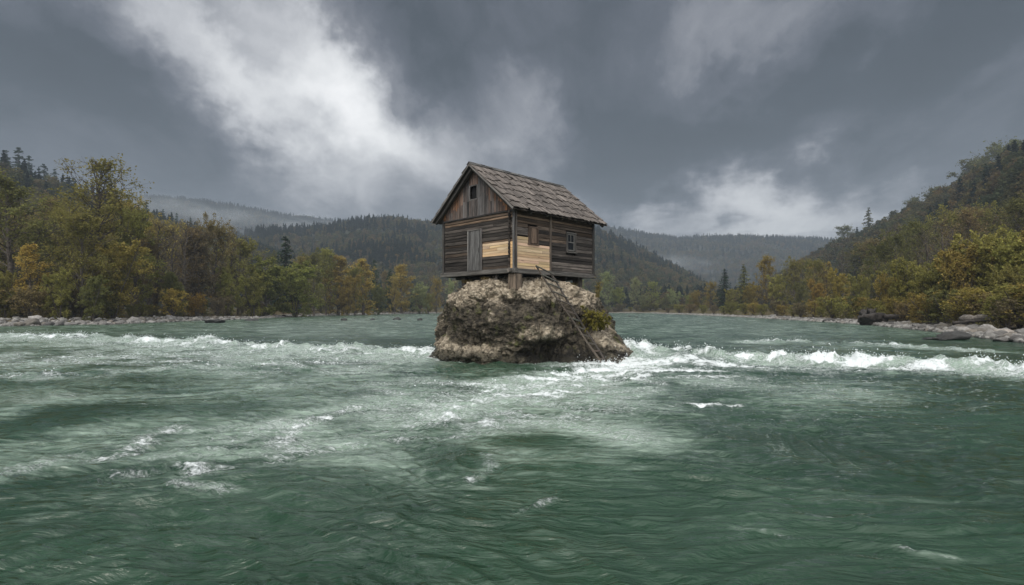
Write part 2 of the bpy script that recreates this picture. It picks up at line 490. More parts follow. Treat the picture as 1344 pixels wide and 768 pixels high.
# hills: skyline bearings and heights, with the distance at which each crest stands
HILLS = {
    'right': dict(th=9, prof=[(840, 404, 560, 330), (935, 398, 560, 330), (1000, 374, 540, 300), (1035, 352, 520, 280), (1080, 326, 500, 260), (1140, 298, 470, 230), (1200, 266, 420, 190), (1250, 241, 385, 160), (1300, 213, 350, 130), (1344, 191, 325, 110), (1450, 150, 290, 95), (1800, 120, 240, 90)], dens=26),
    'left': dict(th=11, prof=[(-400, 160, 300, 120), (-100, 190, 350, 150), (0, 206, 390, 170), (40, 219, 400, 180), (80, 235, 420, 190), (130, 254, 440, 200), (180, 272, 460, 220), (230, 289, 480, 250), (270, 302, 510, 270), (310, 312, 540, 290), (400, 338, 560, 330), (480, 366, 580, 360), (560, 398, 600, 380)], dens=30),
    'middle': dict(th=9, prof=[(200, 345, 800, 480), (240, 326, 800, 450), (300, 308, 800, 420), (340, 300, 800, 400), (390, 298, 800, 400), (440, 293, 800, 380), (480, 285, 800, 360), (520, 285, 800, 350), (560, 290, 800, 350), (600, 293, 790, 350), (680, 296, 780, 350), (780, 300, 770, 340), (800, 306, 760, 340), (850, 330, 740, 340), (900, 356, 720, 340), (935, 376, 700, 350), (990, 402, 680, 360)], dens=42),
    'far_left': dict(th=9, prof=[(-100, 252, 1700, 900), (60, 254, 1700, 900), (165, 256, 1700, 900), (230, 259, 1700, 900), (300, 268, 1700, 900), (370, 281, 1700, 900), (430, 288, 1700, 950), (520, 294, 1700, 950), (620, 302, 1700, 950)], dens=62),
    'far_right': dict(th=9, prof=[(640, 290, 1600, 900), (700, 291, 1600, 900), (780, 294, 1600, 900), (800, 298, 1600, 900), (850, 306, 1600, 900), (890, 312, 1600, 900), (940, 309, 1600, 900), (1000, 310, 1600, 900), (1080, 314, 1600, 900), (1300, 320, 1600, 900)], dens=62),
}
def hill_params(h, az):
    p = np.array(h['prof'], float)
    a = np.arctan((p[:, 0] - 672) / FPX)
    R_ = np.interp(az, a, p[:, 2]); F_ = np.interp(az, a, p[:, 3])
    hz = np.maximum((YH - np.interp(az, a, p[:, 1])) / FPX * R_ * np.cos(az) + HC - h['th'], 0)
    edge = sst(az, a[0] - .02, a[0] + .06) * (1 - sst(az, a[-1] - .06, a[-1] + .02)) if False else np.where((az < a[0] - .1) | (az > a[-1] + .1), 0.0, 1.0)
    return R_, F_, hz * edge
def terrain_z(X, Y, sd=None):
    sd = shore_dist(X, Y) if sd is None else sd
    rr = np.hypot(X, Y); az = np.arctan2(X, Y)
    n = fbm2(X * .13, Y * .13, 3)
    z = np.where(sd < 0, np.maximum(sd * 0.16, -1.6), 0.55 * sst(sd, 0, 6) + .75 * sst(sd, 3, 16) + 1.1 * sst(sd, 10, 60))
    z = z + np.where(sd > 0, sst(sd, 0, 4) * 0.22, 0) * n
    for h in HILLS.values():
        R_, F_, hz = hill_params(h, az)
        k = np.clip((rr - F_) / np.maximum(R_ - F_, 1), 0, 1)
        prof = (0.75 * k + 0.25 * k * k * (3 - 2 * k)) * hz
        prof = np.where(rr > R_, hz * (1 - 0.35 * sst(rr, R_, R_ * 1.5)), prof)
        und = 1 + 0.07 * fbm2(X * .018, Y * .018, 3) * sst(k, .05, .4) * (1 - sst(k, .75, 1.0))
        prof = prof * und
        z = np.maximum(z, np.where(prof > 0.3, prof + 1.5 * sst(prof, .3, 6), -99))
    return z

def build_terrain():
    az = np.linspace(R(-66), R(66), 520)
    r = np.concatenate([np.geomspace(16, 300, 260), np.geomspace(304, 2600, 130)])
    A, Q = np.meshgrid(az, r)
    X = np.sin(A) * Q; Y = np.cos(A) * Q
    sd = shore_dist(X, Y)
    Z = terrain_z(X, Y, sd)
    me = np_mesh('ground', np.stack([X, Y, Z], -1).reshape(-1, 3), grid_faces(len(r), len(az))[:, ::-1])
    set_attr(me, 'shore', np.clip(sd, -5, 60).ravel())
    m, t, out = material('valley_ground')
    s = t.attr('shore', 'Fac')
    pos = t.n('ShaderNodeNewGeometry').outputs['Position']
    n = t.noise(pos, 0.5, 6, 0.65)
    n2 = t.noise(pos, 3.0, 5, 0.7)
    peb = t.n('ShaderNodeTexVoronoi', {'Vector': pos, 'Scale': 3.2})
    pv = t.n('ShaderNodeSeparateColor', {0: peb.outputs['Color']}).outputs[0]
    gravel = t.ramp(pv, [(0, (.07, .064, .055)), (.5, (.14, .132, .118)), (1, (.22, .21, .19))])
    litter = t.mix(t.sstep(n2, 0.35, 0.65), (.045, .036, .021), (.095, .072, .036))
    litter = t.mix(t.sstep(n, 0.5, 0.65), litter, (.065, .07, .025))
    c = t.mix(t.sstep(t.math('ADD', s, t.math('MULTIPLY', t.math('SUBTRACT', n, 0.5), 7.0)), 2.5, 5.0), gravel, litter)
    c = t.mix(t.sstep(s, 24.0, 45.0), c, (.030, .032, .020))
    c = t.mix(t.sstep(s, 0.5, 0.0), c, (.05, .05, .045))
    hgt = t.math('SUBTRACT', n2, peb.outputs[0])
    b = t.n('ShaderNodeBump', {'Strength': 0.8, 'Distance': 0.12, 'Height': hgt})
    p = t.n('ShaderNodeBsdfPrincipled', {'Base Color': c, 'Roughness': 0.95, 'Normal': b.outputs[0]})
    p.inputs['Specular IOR Level'].default_value = 0.15
    t.link(p.outputs[0], out.inputs[0])
    tag(new_obj('ground', me, m, smooth=True), 'river valley ground rising into wooded hills', 'ground', kind='structure')
build_terrain()

# ------------------------------------------------------------------ river water
ROCK_C = np.array([0.70, 22.0])
def polyline_dist(X, Y, pts):
    """distance, signed side (+ = nearer the viewer / downstream) and run along a polyline"""
    d = np.full(X.shape, 1e9); side = np.zeros(X.shape); run = np.zeros(X.shape); acc = 0
    for (ax, ay), (bx, by) in zip(pts[:-1], pts[1:]):
        ux, uy = bx - ax, by - ay; L = math.hypot(ux, uy)
        tt = np.clip(((X - ax) * ux + (Y - ay) * uy) / (L * L), 0, 1)
        dx = X - ax - tt * ux; dy = Y - ay - tt * uy
        q = np.hypot(dx, dy)
        m = q < d
        s = (dx * uy - dy * ux) / L
        d = np.where(m, q, d); side = np.where(m, s, side); run = np.where(m, acc + tt * L, run)
        acc += L
    return d, side, run
def build_water():
    oy = -1.5
    az = np.linspace(R(-64), R(64), 1150)
    r = 1 / np.linspace(1 / 4.2, 1 / 262.0, 760)
    r = np.concatenate([np.geomspace(1.2, 4.0, 24), r])
    A, Q = np.meshgrid(az, r)
    X = np.sin(A) * Q; Y = np.cos(A) * Q + oy
    G = lambda *ps: [ground(*p) for p in ps]
    left = G((-260, 436), (-60, 438), (40, 441), (110, 444), (180, 447), (240, 449), (330, 454), (420, 457), (500, 460), (560, 462), (600, 465))
    right = G((800, 472), (835, 466), (880, 463), (925, 466), (980, 471), (1040, 474), (1110, 475), (1180, 477), (1240, 480), (1300, 484), (1380, 489), (1600, 500))
    upper = G((985, 449), (1040, 448), (1100, 450), (1160, 453), (1210, 456), (1290, 460))
    mid = G((-40, 494), (60, 492), (160, 487), (260, 482), (380, 477), (480, 474))
    plume = G((815, 474), (780, 482), (740, 492), (700, 503), (660, 512), (620, 522), (570, 534))
    warpx = 2.2 * fbm2(X * .16 + 3, Y * .16, 3); warpy = 2.2 * fbm2(X * .16 + 40, Y * .16 + 9, 3)
    # ---- surface height
    rr = np.hypot(X, Y)
    z = 0.05 * fbm2((X + warpx) * .30, (Y + warpy) * .42, 3)
    U = X + .9 * warpx; W = Y + .6 * warpy
    rid = 0.5 - np.abs(pn2(U * .42, W * 1.5)); z += 0.050 * rid
    rid = 0.5 - np.abs(pn2(U * .95 + 7, W * 3.2 + 3)); z += 0.050 * rid
    rid = .6 * pn2(U * 1.9 + 1, W * 5.8 + 8); z += 0.030 * rid * (1 - .6 * sst(rr, 20, 50))
    rid = .6 * pn2(U * 3.8 + 1, W * 10.5 + 2); z += 0.011 * rid * (1 - sst(rr, 14, 26))
    # choppier riffles upstream of the ledges
    upst = sst(Y, 20, 40)
    z += upst * (.10 * (0.5 - np.abs(pn2(U * .42 + 20, W * .8))) + .07 * (0.5 - np.abs(pn2(U * .9 + 5, W * 1.5 + 20))))
    chop = .02 + .22 * sst(Y, 12, 45)
    foam = np.zeros_like(X); aer = np.zeros_like(X); tur = np.zeros_like(X)
    wob = fbm2(X * .35, Y * .35, 4)
    for pts, amp, up, dn, dens, ad in ((left, .20, .5, 4.2, .92, 11), (right, .24, .42, 1.6, 1.18, 3.0), (upper, .07, .3, .7, .72, 2.0), (mid, .05, .4, 1.4, .50, 4)):
        d, s, run = polyline_dist(X, Y, pts)
        s = s + wob * (0.9 if amp > .1 else .5); d = np.abs(s) + np.maximum(d - np.abs(s - wob * (0.9 if amp > .1 else .5)), 0)
        along = (0.55 if amp < .22 else .85) + (0.8 if amp < .22 else .4) * pn2(run * .33, run * 0 + 3.3 + amp * 9) + .45 * pn2(run * 1.1, run * 0 + 8)
        z += amp * np.clip(along, 0, 1.5) * np.exp(-((d / (.75 if s.mean() > 0 else .75)) ** 2))
        z += -0.35 * amp * np.exp(-(((s - 1.4) / .9) ** 2)) * (np.abs(d) < 9)
        fo = np.where(s > 0, np.exp(-(d / dn) ** 1.1), np.exp(-(d / up) ** 2)) * np.clip(.35 + along * .8, 0, 1.15) * dens
        foam = np.maximum(foam, fo)
        aer = np.maximum(aer, np.where(s > 0, np.exp(-(d / ad) ** 1.4), np.exp(-(d / .8) ** 2)) * min(1, dens))
        tur = np.maximum(tur, np.where(s > 0, np.exp(-d / (dn * .9)), np.exp(-(d / .6) ** 2)) * dens)
    d, s, run = polyline_dist(X, Y, plume)
    k = np.exp(-((d + .35 * wob) / (1.25 + .05 * run)) ** 2) * (1 - .55 * sst(run, 1, 8))
    foam = np.maximum(foam, .98 * k); aer = np.maximum(aer, np.exp(-(d / 2.4) ** 2)); tur = np.maximum(tur, .7 * k)
    # standing humps of the rapids
    for px, py, rx, ry, h in ((882, 470, 34, 7, .34), (1190, 470, 40, 6, .22), (1110, 470, 30, 6, .12), (1010, 466, 36, 6, .10), (940, 470, 22, 6, .15), (826, 468, 16, 6, .34), (300, 448, 30, 5, .14), (395, 453, 36, 5, .14), (150, 444, 40, 4, .14), (470, 458, 30, 5, .1), (1260, 482, 30, 5, .10)):
        gx, gy = ground(px, py); sx = rx / FPX * gy; sy = ry * gy * gy / (HC * FPX)
        e = np.exp(-((X - gx) / sx) ** 2 - ((Y - gy) / sy) ** 2)
        z += h * e
        foam = foam * (1 - .4 * np.exp(-((X - gx) / sx * 1.2) ** 2 - ((Y - gy - sy * .35) / sy * 1.4) ** 2))
    foam = foam * np.clip(.92 + .75 * fbm2(X * .9 + warpx * .5, Y * 1.5, 4, .6), .15, 1.35)
    # streaks and patches of foam carried down the current
    for px, py, rx, ry, am in ((700, 512, 190, 22, .80), (600, 548, 190, 30, .60), (850, 486, 140, 16, .90), (740, 492, 120, 16, .80), (200, 468, 330, 16, .58), (420, 475, 220, 18, .50), (330, 570, 260, 40, .34), (820, 474, 26, 8, 1.0)):
        gx, gy = ground(px, py); g2 = ground(px, py + ry); g3 = ground(px, py - ry)
        e = np.exp(-((X + .5 * warpx - gx) / (rx / FPX * gy)) ** 2 - ((Y + .4 * warpy - gy) / (.5 * (g3[1] - g2[1]))) ** 2)
        foam = np.maximum(foam, am * e * np.clip(.8 + .9 * fbm2(U * .7, W * 1.5, 4, .6), 0, 1.5))
    for pts, wd, am in ((((355, 600), (420, 590), (500, 580), (560, 574), (620, 570), (690, 569)), .10, .62), (((480, 540), (540, 532), (600, 524), (660, 516)), .18, .62), (((377, 590), (375, 575), (385, 562), (395, 552), (430, 545), (470, 535)), .16, .72),
                        (((135, 600), (165, 592), (190, 574), (225, 562)), .13, .70), (((130, 625), (170, 622), (205, 612)), .13, .60), (((240, 610), (258, 612), (262, 622), (280, 615)), .09, .80), (((222, 636), (250, 638), (300, 640)), .06, .62), (((0, 618), (40, 610), (80, 596)), .12, .48),
                        (((625, 548), (640, 553), (645, 560)), .11, .85), (((635, 600), (648, 615), (622, 632)), .06, .62), (((700, 503), (760, 495), (810, 480)), .5, .75), (((912, 529), (930, 531), (952, 530), (968, 531)), .10, .95), (((880, 530), (905, 528)), .06, .6),
                        (((640, 545), (690, 548), (760, 550)), .20, .58), (((560, 560), (620, 540), (700, 520)), .40, .50), (((968, 690), (1000, 694), (1040, 700)), .02, .50), (((1180, 715), (1215, 722), (1245, 726)), .016, .60), (((680, 668), (700, 660), (725, 655)), .04, .55), (((970, 515), (1020, 512), (1100, 516)), .12, .42),
                        (((0, 497), (20, 495)), .12, .9), (((840, 500), (920, 505), (1000, 502)), .4, .34), (((690, 474), (730, 477), (800, 478)), .35, .80), (((800, 474), (840, 478), (900, 476), (960, 480)), .55, 1.05), (((760, 492), (830, 488), (900, 486)), .45, .85), (((690, 512), (760, 506), (840, 498)), .35, .62), (((960, 484), (1100, 484), (1240, 490), (1344, 494)), .35, .7)):
        d, s, run = polyline_dist(X + .25 * warpx * .2, Y + .12 * wob, [ground(*p) for p in pts])
        foam = np.maximum(foam, .90 * am * np.exp(-(d / (wd * 2.3)) ** 2) * np.clip(.95 + .5 * fbm2(X * 2.2, Y * 3.0, 3), .4, 1.2)); aer = np.maximum(aer, .30 * np.exp(-(d / (wd * 5)) ** 2))
    # broad milky water: aerated patches
    for px, py, rx, ry, am in ((300, 560, 330, 60, .62), (120, 520, 240, 45, .50), (640, 545, 220, 45, .72), (760, 505, 180, 26, .75), (430, 600, 230, 50, .58), (120, 640, 180, 50, .30), (520, 650, 160, 40, .28), (960, 505, 240, 25, .50), (60, 470, 400, 25, .62), (1040, 455, 400, 22, .35), (1040, 560, 300, 40, .22), (450, 520, 180, 20, .2)):
        gx, gy = ground(px, py); g2 = ground(px, py + ry); g3 = ground(px, py - ry)
        sx = rx / FPX * gy; sy = .5 * (g3[1] - g2[1])
        aer = np.maximum(aer, am * np.exp(-((X + .6 * warpx - gx) / sx) ** 2 - ((Y + .5 * warpy - gy) / sy) ** 2))
    aer = np.maximum(aer, .40 * sst(Y, 20, 45))
    aer = np.clip(aer * (1 + .55 * wob + .5 * fbm2(U * .5, W * 1.1, 3)), 0, 1)

    # dark boils
    for px, py, rx, ry in ((610, 605, 34, 14), (700, 580, 60, 14), (140, 540, 130, 12), (85, 545, 40, 8), (640, 480, 110, 8), (60, 560, 60, 10)):
        gx, gy = ground(px, py); sx = rx / FPX * gy; sy = ry * gy * gy / (HC * FPX)
        e = np.exp(-((X + .2 * warpx - gx) / sx) ** 2 - ((Y - gy) / sy) ** 2)
        aer *= 1 - .85 * e; foam *= 1 - .9 * e; z += .05 * e
    # collar of foam where the rock parts the current
    rk = np.hypot(X - ROCK_C[0], Y - ROCK_C[1])
    ang = np.arctan2(Y - ROCK_C[1], X - ROCK_C[0])
    collar = np.exp(-((rk - 3.95 + .3 * wob) / .30) ** 2) * (.55 + .35 * sst(X, -1, 4))
    foam = np.maximum(foam, collar * (1 - .5 * sst(-ang, 1.2, 2.2)))
    # whitewater is rough in shape, not only in colour
    z += tur * (.16 * fbm2(X * 1.5 + warpx, Y * 2.0, 4, .55)) + .09 * np.clip(foam, 0, 1) * (0.5 - np.abs(fbm2(X * 3.1, Y * 4.3, 4, .6)))
    calm = sst(shore_dist(X[::4, ::4], Y[::4, ::4]), -3, -.1)
    calm = np.repeat(np.repeat(calm, 4, 0), 4, 1)[:X.shape[0], :X.shape[1]]
    z *= 1 - .8 * calm
    z -= z[(rr > 10) & (rr < 40)].mean()
    me = np_mesh('river', np.stack([X, Y, z], -1).reshape(-1, 3), grid_faces(len(r), len(az))[:, ::-1])
    set_attr(me, 'foam', np.clip(foam, 0, 1.3).ravel()); set_attr(me, 'aer', aer.ravel()); set_attr(me, 'chop', chop.ravel())
    # spray thrown up along the breaking crests
    rs = np.random.RandomState(8)
    wgt = (np.clip(foam - .45, 0, 1) * np.clip(tur, 0, 1.2) * (Y < 46) * (Y > 12)).ravel()
    cell = (rr ** 3).ravel(); wgt = wgt * cell
    ii = rs.choice(len(wgt), 9000, p=wgt / wgt.sum())
    C = np.stack([X.ravel()[ii], Y.ravel()[ii], z.ravel()[ii]], 1) + rs.normal(size=(9000, 3)) * (.12, .12, 0)
    C[:, 2] += rs.exponential(.055, 9000) + .01
    rad = rs.uniform(.005, .017, 9000) * rs.choice([1, 1, 1.5], 9000)
    O6 = np.array([(1, 0, 0), (-1, 0, 0), (0, 1, 0), (0, -1, 0), (0, 0, 1), (0, 0, -1)], float); T8 = np.array([(0, 2, 4), (2, 1, 4), (1, 3, 4), (3, 0, 4), (2, 0, 5), (1, 2, 5), (3, 1, 5), (0, 3, 5)])
    V = (C[:, None, :] + O6[None] * rad[:, None, None] * rs.uniform(.7, 1.4, (9000, 1, 3))).reshape(-1, 3); F = (T8[None] + np.arange(9000)[:, None, None] * 6).reshape(-1, 3)
    sp = new_obj('spray', np_mesh('spray', V, F), plain('spray_foam', (.66, .70, .695), .5, var=.1))
    tag(sp, 'white spray and foam flecks flying off the rapids', 'spray', kind='stuff')
    m, t, out = material('river_water')
    pos = t.n('ShaderNodeNewGeometry').outputs['Position']
    fo = t.attr('foam', 'Fac'); ae = t.attr('aer', 'Fac')
    wv = t.n('ShaderNodeVectorMath', {0: pos, 1: t.n('ShaderNodeVectorMath', {0: t.noise(pos, .5, 3, out=1), 1: (1.5, .9, 0)}, operation='MULTIPLY').outputs[0]}, operation='ADD').outputs[0]
    lace = t.noise(t.mapping(wv, (3.4, 5.6, 1)), 1.0, 10, 0.70, 0.9)
    lace2 = t.n('ShaderNodeTexVoronoi', {'Vector': t.mapping(wv, (3.2, 5.0, 1)), 'Scale': 1.0}, feature='DISTANCE_TO_EDGE').outputs[0]
    fine = t.noise(t.mapping(wv, (17, 25, 4)), 1.0, 5, 0.7)
    n = t.math('ADD', t.math('MULTIPLY', lace, .60), t.math('ADD', t.math('MULTIPLY', fine, .60), t.math('MULTIPLY', t.sstep(lace2, .22, 0.0), .12)))
    thr = t.math('SUBTRACT', 1.03, t.math('MULTIPLY', fo, .66))
    fm = t.sstep(t.math('SUBTRACT', n, thr), -.04, .24)
    fm = t.math('MULTIPLY', fm, t.sstep(fo, .08, .4), clamp=True)
    # strings of foam stretched and folded by the current
    def strings(sc, lo):
        q = t.noise(t.mapping(wv, sc), 1.0, 3, 0.6, 1.6)
        r_ = t.math('SUBTRACT', 1.0, t.math('MULTIPLY', t.math('ABSOLUTE', t.math('SUBTRACT', q, .5)), 7.0))
        return t.sstep(r_, lo, 1.0)
    st = t.math('MAXIMUM', strings((.8, 2.2, 1), .62), t.math('MULTIPLY', strings((2.2, 6.0, 1), .52), .8))
    gate = t.sstep(t.math('ADD', t.math('ADD', t.math('MULTIPLY', ae, .75), fo), t.math('MULTIPLY', t.math('SUBTRACT', t.noise(pos, .55, 4), .5), 1.2)), .40, 1.0)
    st = t.math('MULTIPLY', t.math('MULTIPLY', st, gate), t.sstep(fine, .40, .62, .12, 1.0))
    fm = t.math('MAXIMUM', fm, t.math('MULTIPLY', st, .75))
    fib = t.noise(t.mapping(wv, (3.4, 12.0, 2)), 1.0, 6, .62, .4)
    fib2 = t.noise(t.mapping(wv, (.9, 4.0, 2), (3, 8, 0)), 1.0, 5, .62, .4)
    milky = t.sstep(t.math('ADD', ae, t.math('ADD', t.math('MULTIPLY', t.math('SUBTRACT', fib, .5), 1.2), t.math('MULTIPLY', t.math('SUBTRACT', fib2, .5), 1.0))), .05, 1.05)  # aeration streaks that also put ripple light and dark into the colour
    milky = t.math('MULTIPLY', milky, t.sstep(ae, .0, .35, .25, 1.0))
    deep = t.mix(t.sstep(t.noise(pos, .22, 4), .35, .65), (.012, .032, .018), (.022, .050, .029))
    body = t.mix(milky, deep, (.205, .268, .215))
    col = t.mix(fm, body, (.66, .70, .695))
    b3 = t.noise(t.mapping(wv, (22, 36, 4)), 1.0, 3, 0.6, 0.4)
    b1 = t.noise(t.mapping(wv, (1.7, 6.0, 1)), 1.0, 4, 0.52, 0.3)
    b2 = t.noise(t.mapping(wv, (6, 18, 4)), 1.0, 3, 0.55, 0.2)
    hg = t.math('ADD', t.math('MULTIPLY', b1, .8), t.math('ADD', t.math('ADD', t.math('MULTIPLY', b2, .26), t.math('MULTIPLY', b3, .05)), t.math('MULTIPLY', fm, t.math('MULTIPLY', fine, .35))))
    bump = t.n('ShaderNodeBump', {'Strength': 0.9, 'Distance': 0.11, 'Height': hg})
    p = t.n('ShaderNodeBsdfPrincipled', {'Base Color': col, 'Roughness': t.math('ADD', t.math('ADD', .03, t.attr('chop', 'Fac')), t.math('MULTIPLY', fm, .5)), 'IOR': 1.33, 'Normal': bump.outputs[0]})
    t.link(p.outputs[0], out.inputs[0])
    tag(new_obj('river', me, m, smooth=True), 'fast green river with rapids and white foam', 'river', kind='structure')
build_water()

# ------------------------------------------------------------------ rock island
def build_rock():
    # radius by bearing (degrees from +X, counter-clockwise) and height above water
    zs = [-1.2, 0.0, .35, .8, 1.4, 2.0, 2.5, 2.8]
    tab = {
        0:    [4.5, 4.08, 3.80, 3.58, 3.40, 3.15, 2.75, 2.3],
        -35:  [4.5, 4.05, 3.80, 3.55, 3.28, 2.98, 2.62, 2.2],
        -62:  [4.2, 3.75, 3.55, 3.25, 2.98, 2.72, 2.45, 2.15],
        -78:  [3.7, 3.35, 3.2, 3.35, 3.4, 3.15, 2.8, 2.45],
        -92:  [3.7, 3.4, 3.35, 3.65, 3.75, 3.5, 3.1, 2.6],
        -112: [4.0, 3.6, 3.55, 3.68, 3.72, 3.55, 3.25, 2.7],
        -140: [4.1, 3.72, 3.65, 3.62, 3.60, 3.5, 3.28, 2.8],
        -180: [4.2, 3.85, 3.72, 3.66, 3.60, 3.5, 3.28, 2.85],
        130:  [4.4, 4.0, 3.9, 3.8, 3.7, 3.55, 3.3, 2.9],
        90:   [4.4, 4.1, 4.0, 3.9, 3.7, 3.5, 3.2, 2.8],
        45:   [4.4, 4.0, 3.85, 3.7, 3.55, 3.3, 3.0, 2.5],
    }
    ks = sorted(tab)
    kk = np.array([ks[-1] - 360] + ks + [ks[0] + 360], float)
    T = np.array([tab[ks[-1]]] + [tab[k] for k in ks] + [tab[ks[0]]])
    nth, nz, ncap = 620, 250, 60
    th = np.linspace(-180, 180, nth, endpoint=False)
    zv = np.linspace(-1.2, 2.8, nz)
    Rz = np.array([np.interp(th, kk, T[:, i]) for i in range(len(zs))])      # (zs, th)
    Rg = np.array([np.interp(zv, zs, Rz[:, j]) for j in range(nth)]).T        # (nz, th)
    A = np.radians(th)[None, :]
    X = Rg * np.cos(A); Y = Rg * np.sin(A); Z = np.repeat(zv[:, None], nth, 1)
    c = np.linspace(1, 0.0, ncap + 1)[1:]
    top = Rg[-1][None, :] * c[:, None]
    X = np.vstack([X, top * np.cos(A)]); Y = np.vstack([Y, top * np.sin(A)])
    Z = np.vstack([Z, 2.8 + .34 * np.sqrt(1 - c[:, None] ** 2) * np.ones((1, nth))])
    P = np.stack([X, Y, Z], -1).reshape(-1, 3)
    # smooth outward direction
    N = np.stack([X, Y, (Z - 1.0) * .55], -1).reshape(-1, 3); N /= np.linalg.norm(N, axis=1)[:, None]
    x, y, z = P.T
    big = fbm3(x * .42 + 5, y * .42, z * .5, 3)
    w1, w2 = worley3(P + .25 * np.stack([pn3(x, y, z), pn3(x + 9, y, z), pn3(x, y + 9, z)], 1), .95)
    facet = (w2 - w1)
    v1, v2 = worley3(P * (1, 1, .8) + .08 * np.stack([pn3(x * 3, y * 3, z * 3)] * 3, 1), 2.6, 9)
    med = fbm3(x * 1.7, y * 1.7, z * 1.3, 4)
    lay = fbm3(x * .8, y * .8, z * 3.2 + .9 * x * .3, 3)
    sm = fbm3(x * 6, y * 6, z * 6, 4, .6)
    fis = np.clip(1 - np.abs(pn3(x * 1.3 + 2, y * 1.3, z * .35)) * 14, 0, 1)
    q1, q2 = worley3(P, 6.5, 21)
    rdg = fbm3(x * .95 + 31, y * .95, z * .8, 4, .5, True)
    disp = .26 * big + .22 * (rdg - .55) + .30 * (np.clip(facet, 0, .6) - .28) + .15 * (np.clip(v2 - v1, 0, .4) - .2) + .13 * med + .06 * lay + .055 * sm - .16 * fis - .05 * (q1 - .4)
    keep = sst(np.abs(((np.degrees(np.arctan2(y, x)) + 62 + 180) % 360) - 180), 5, 14)      # the gully the ladder lies in
    keep = np.maximum(keep, sst(z, 2.9, 2.2) * 0 + .25)
    disp = disp * np.where(disp > 0, keep, 1) * sst(np.hypot(x, y), 0, .8)
    # an overhanging pale shelf and a hollow under it
    def bump(px, pz, ang, sa, sz, h):
        da = ((np.degrees(np.arctan2(y, x)) - ang + 180) % 360) - 180
        return h * np.exp(-(da / sa) ** 2 - ((z - pz) / sz) ** 2)
    disp += bump(0, 1.05, -83, 12, .30, .28) + bump(0, .35, -80, 16, .30, -.38) + bump(0, 1.5, -105, 16, .5, .15) + bump(0, .25, -118, 12, .25, .25) + bump(0, .9, -128, 14, .3, -.22) + bump(0, .3, -145, 15, .3, .15)
    P2 = P + N * disp[:, None]
    P2[:, 2] = np.where(P2[:, 2] > 3.14, 3.14 - .0 * z, P2[:, 2])
    me = np_mesh('rock_island', P2, np.vstack([grid_faces(nz + ncap, nth, True)]))
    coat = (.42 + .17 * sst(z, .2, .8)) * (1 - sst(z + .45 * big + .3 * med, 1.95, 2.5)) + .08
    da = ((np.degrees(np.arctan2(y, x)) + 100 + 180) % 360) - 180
    coat = coat + .25 * np.exp(-(da / 22) ** 2 - ((z - 1.6) / .5) ** 2) - bump(0, 1.05, -83, 13, .30, .55) - bump(0, .35, -125, 26, .34, .34) + .35 * np.clip(pn3(x * 1.3 + 4, y * 1.3, z * 1.6) * 1.5, 0, 1) * (z < 1.2) + bump(0, .4, -78, 14, .35, .5) - bump(0, .9, -35, 18, .5, .30) - bump(0, .45, -150, 14, .3, .35) + .5 * (med) * .4 - .35 * sst(disp, .12, .3) + .25 * sst(-disp, .05, .25)  # tone also darker in hollows and under the shelf, paler on bulges
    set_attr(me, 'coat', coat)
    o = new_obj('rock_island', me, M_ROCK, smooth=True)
    o.location = (ROCK_C[0], ROCK_C[1], 0)
    tag(o, 'massive tan and dark conglomerate rock standing mid river under the wooden house', 'rock')
    return P2 + (ROCK_C[0], ROCK_C[1], 0)
ROCK_V = build_rock()
def rock_z(x, y):
    d = np.hypot(ROCK_V[:, 0] - x, ROCK_V[:, 1] - y)
    m = d < .15
    return float(ROCK_V[m, 2].max()) if m.any() else 0.0

